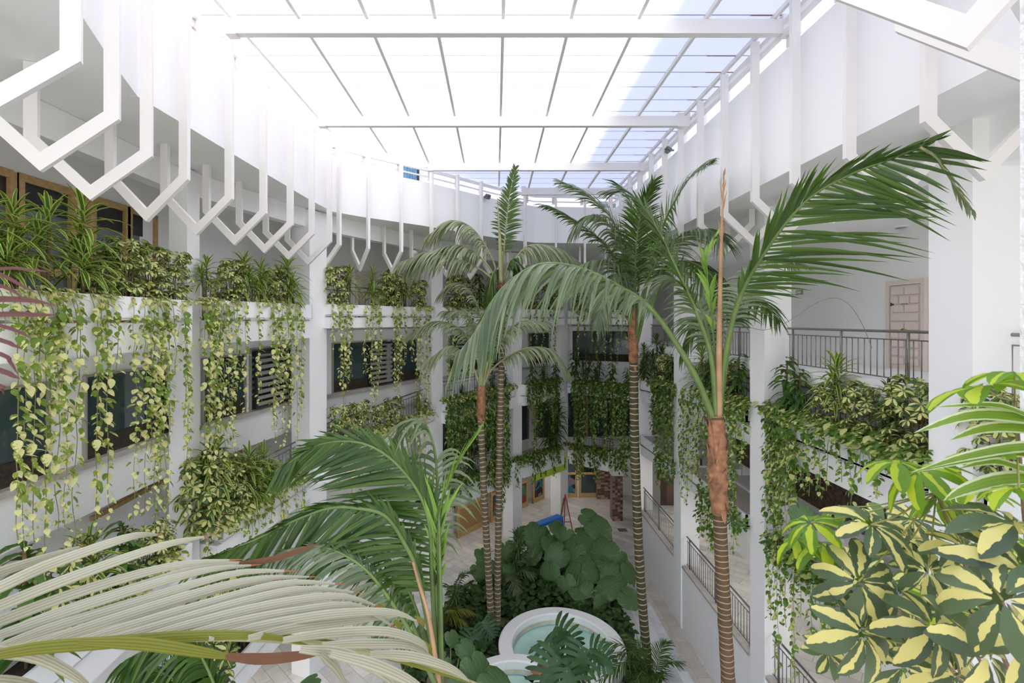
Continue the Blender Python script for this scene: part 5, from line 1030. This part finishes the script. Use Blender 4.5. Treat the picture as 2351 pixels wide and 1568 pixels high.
while k < 5200:
    x, y = rnd.uniform(-3.3, 5.2), rnd.uniform(11.5, 25.3)
    if not inbed(x, y) or (x-2.3)**2+(y-16.9)**2 < 5.4 or (x-.6)**2+(y-14.55)**2 < 3.9: continue
    a = rnd.uniform(0, 6.28); l = rnd.uniform(.10, .2); p = V((x, y, .2+rnd.random()**.7*.5)); heart(m, p, V((math.cos(a), math.sin(a), rnd.uniform(-.6, .2))), V((0, -.3, 1)), l*1.3, l*.6); k += 1
tag(m.build('groundcover_ivy', 'ivy'), 'dense dark green leafy ground cover filling the garden bed', 'ground cover', None, 'stuff')
# ---- foreground umbrella plant at the lower right
sf = thing('umbrella_plant', 'large variegated umbrella plant filling the lower right foreground', 'umbrella plant')
root = at(2450, 1800, 1.5); tips = []
def near_whorl(px, py, Y, R, ax, mat, k=8, w=.21, ph=None):
    c = at(px, py, Y); m = MB(); whorl(m, c, V(ax)+V((rw.uniform(-.35, .35), rw.uniform(-.15, .25), 0)), R*Y/F, rw.choice((7, 8, 8)), w, rw.uniform(.3, .75), rnd=rw, ph=ph); m.build('leaf', mat, sf); tips.append((c, V(ax)))
rw = random.Random(17)
for q in [(2000, 1205, 1.25, 92, (.1, -.55, .85)), (1971, 1335, 1.22, 100, (-.05, -.9, .45)), (1980, 1452, 1.2, 112, (.05, -.85, .4)), (2142, 1440, 1.12, 105, (.15, -.8, .5)), (2262, 1500, 1.0, 135, (.1, -.85, .45)), (2090, 1240, 1.3, 85, (.3, -.4, .9)), (2330, 1205, 1.05, 135, (.2, -.5, .85)), (2301, 1377, .95, 140, (-.3, -.6, .7)), (2347, 1310, 1.0, 125, (0, -.85, .5)), (2130, 1312, 1.2, 70, (-.2, -.5, .8)), (2215, 1260, 1.2, 85, (.2, -.3, .9)), (1900, 1500, 1.5, 60, (0, -.7, .6)), (2070, 1530, 1.3, 90, (0, -.7, .6)), (2200, 1400, 1.3, 85, (.1, -.6, .7)), (1945, 1275, 1.5, 60, (0, -.6, .8)), (2060, 1370, 1.4, 70, (0, -.6, .7)), (2340, 1480, 1.0, 110, (.2, -.7, .6)), (2190, 1550, 1.1, 100, (.1, -.7, .6))]: near_whorl(*q, 'schef_near')
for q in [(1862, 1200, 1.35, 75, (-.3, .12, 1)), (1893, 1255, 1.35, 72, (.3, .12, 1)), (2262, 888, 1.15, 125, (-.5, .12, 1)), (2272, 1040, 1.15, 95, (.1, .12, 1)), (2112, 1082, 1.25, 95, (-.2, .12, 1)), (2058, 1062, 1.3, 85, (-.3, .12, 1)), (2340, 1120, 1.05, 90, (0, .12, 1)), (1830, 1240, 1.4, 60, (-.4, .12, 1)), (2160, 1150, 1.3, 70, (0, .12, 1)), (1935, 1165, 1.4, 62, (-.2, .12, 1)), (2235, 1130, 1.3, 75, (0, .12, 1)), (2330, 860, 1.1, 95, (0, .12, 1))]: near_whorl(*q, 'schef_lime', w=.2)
for i in range(13):
    px, py = rw.uniform(1870, 2340), rw.uniform(1180, 1560)
    if px < 1870+(1500-py)*.3: continue
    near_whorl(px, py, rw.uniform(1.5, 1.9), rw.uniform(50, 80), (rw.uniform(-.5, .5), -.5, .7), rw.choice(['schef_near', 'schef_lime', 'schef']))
hubs = [at(2150, 1130, 1.3), at(2330, 920, 1.2), at(2100, 1420, 1.4), at(2280, 1300, 1.3), at(1960, 1300, 1.5), at(2240, 1500, 1.25)]
for h in hubs: m = MB(); m.tube(catmull([root, root.lerp(h, .5)+V((.03, .05, -.03)), h], 12), lambda s: .008-.004*s, 7); m.build('branch', 'bstem', sf)
for c, ax in tips:
    h = min(hubs, key=lambda q: (q-c).length); m = MB(); m.tube(catmull([h, h.lerp(c, .6)-Z*.01, c], 8), .0022, 5); m.build('stalk', 'stem', sf)
sl = thing('striped_dracaena', 'green and cream striped strap leaves reaching in from the right edge', 'dracaena')
for c, w in (([(2480, 1010), (2351, 952), (2275, 930), (2146, 934)], .011), ([(2480, 990), (2337, 960), (2221, 956), (2098, 994)], .019), ([(2480, 1010), (2351, 985), (2260, 985), (2180, 1010)], .017), ([(2480, 1040), (2351, 1027), (2221, 1048), (2114, 1078)], .014), ([(2480, 1110), (2320, 1100), (2221, 1123), (2166, 1150)], .018), ([(2480, 1060), (2330, 1040), (2200, 1060), (2090, 1085)], .012), ([(2480, 1100), (2351, 1078), (2280, 1060), (2200, 1075)], .012)):
    pts = catmull(P3([(x, y, 1.1) for x, y in c]), 12); mb = MB(); mb.ribbon(pts, [w*(math.sin(math.pi*min(1, .35+i/12*.65))**.8)+.0004 for i in range(13)], V((0, .75, .8)), fold=.3); mb.build('leaf', 'strap', sl)
mb = MB(); mb.tube(P3([(2490, 1800, 1.12), (2485, 1200, 1.1), (2480, 960, 1.1)]), .012, 8); mb.build('stem', 'bstem', sl)
# dry thread of a shed frond arching across the right columns
mb = MB(); mb.tube(catmull(P3([(1722, 752, 7.0), (1760, 757), (1815, 735), (1870, 698), (1915, 684), (1950, 700), (1980, 745), (2002, 800)]), 30), .0035, 5)
tag(mb.build('dry_tendril', 'bstem'), 'thin dry tendril arching in front of the right gallery railing', 'tendril')
# ================================================================== light and camera
sc = bpy.context.scene
w = bpy.data.worlds.new('sky'); sc.world = w; w.use_nodes = True
wt = w.node_tree; bg = wt.nodes['Background']; bg.inputs[1].default_value = 1.0
wc = N(wt, 'TexCoord'); ws = N(wt, 'SeparateXYZ'); wt.links.new(wc.outputs['Generated'], ws.inputs[0])
wr = ramp(wt, [(0.0, (0.9, 0.87, 0.82)), (0.5, (1.1, 1.065, 1.0)), (0.62, (1.2, 1.26, 1.4)), (1.0, (0.98, 1.14, 1.62))])
wt.links.new(mth(wt, 'ADD', mth(wt, 'MULTIPLY', ws.outputs[2], 0.5), 0.5), wr.inputs[0]); wt.links.new(wr.outputs[0], bg.inputs[0])
sun = bpy.data.lights.new('sun', 'SUN'); sun.energy = 11.0; sun.angle = math.radians(1.5); sun.color = (1, 0.945, 0.86)
so_ = bpy.data.objects.new('sun', sun); C.objects.link(so_); d = V((-0.60, -0.80, -0.84)); so_.rotation_euler = d.to_track_quat('-Z', 'Y').to_euler(); so_.location = (8, 20, 40)
cam = bpy.data.cameras.new('camera'); co = bpy.data.objects.new('camera', cam); C.objects.link(co); sc.camera = co
co.location = (0, 0, CZ); co.rotation_euler = (math.pi/2, 0, 0)
cam.sensor_width = 36; cam.lens = F/2351*36; cam.shift_x = (1175.5-PX)/2351; cam.shift_y = (PY-784)/2351; cam.clip_start = 0.05
cam.dof.use_dof = True; cam.dof.focus_distance = 12; cam.dof.aperture_fstop = 8
vs = sc.view_settings; vs.view_transform = 'Standard'; vs.look = 'None'; vs.gamma = 1; vs.exposure = 0.68; vs.use_curve_mapping = False
sc.cycles.max_bounces = 10; sc.cycles.diffuse_bounces = 7; sc.cycles.transmission_bounces = 6; sc.cycles.use_denoising = True

# fill lamps added under the gallery soffits to brighten the lower court
def lamp(x, y, z, power, label):
    t = thing('ceiling_light', label, 'ceiling light', (x, y, z), group='fill lamps added under the lower galleries')
    disc(t, 'trim_ring', (0, 0, 0), 0.15, 'white', 0.015); disc(t, 'diffuser', (0, 0, -0.012), 0.11, 'lamp', 0.01)
    l = bpy.data.lights.new('lamp', 'AREA'); l.shape = 'DISK'; l.size = 0.3; l.energy = power; l.color = (1, 0.95, 0.88)
    o = bpy.data.objects.new('lamp', l); C.objects.link(o); o.parent = t; o.location = (0, 0, -0.05)
for i in range(1, 5):
    A, B, zz = G['F1', i]; c = (A+B)/2+outn(A, B)*1.3; lamp(c.x, c.y, min(zz[0][0], zz[1][0])-0.02, 13, 'fill lamp added under the ground floor ceiling, %s' % LB[i])
lamp(5.2, 31.2, 3.25, 16, 'fill lamp added to the ground floor behind the back corner')
for i, y in enumerate((21.8, 16.2, 10.5)): lamp(8.7, y, 5.2, 15, 'fill lamp added over the right walkway, %s' % RBN[i])
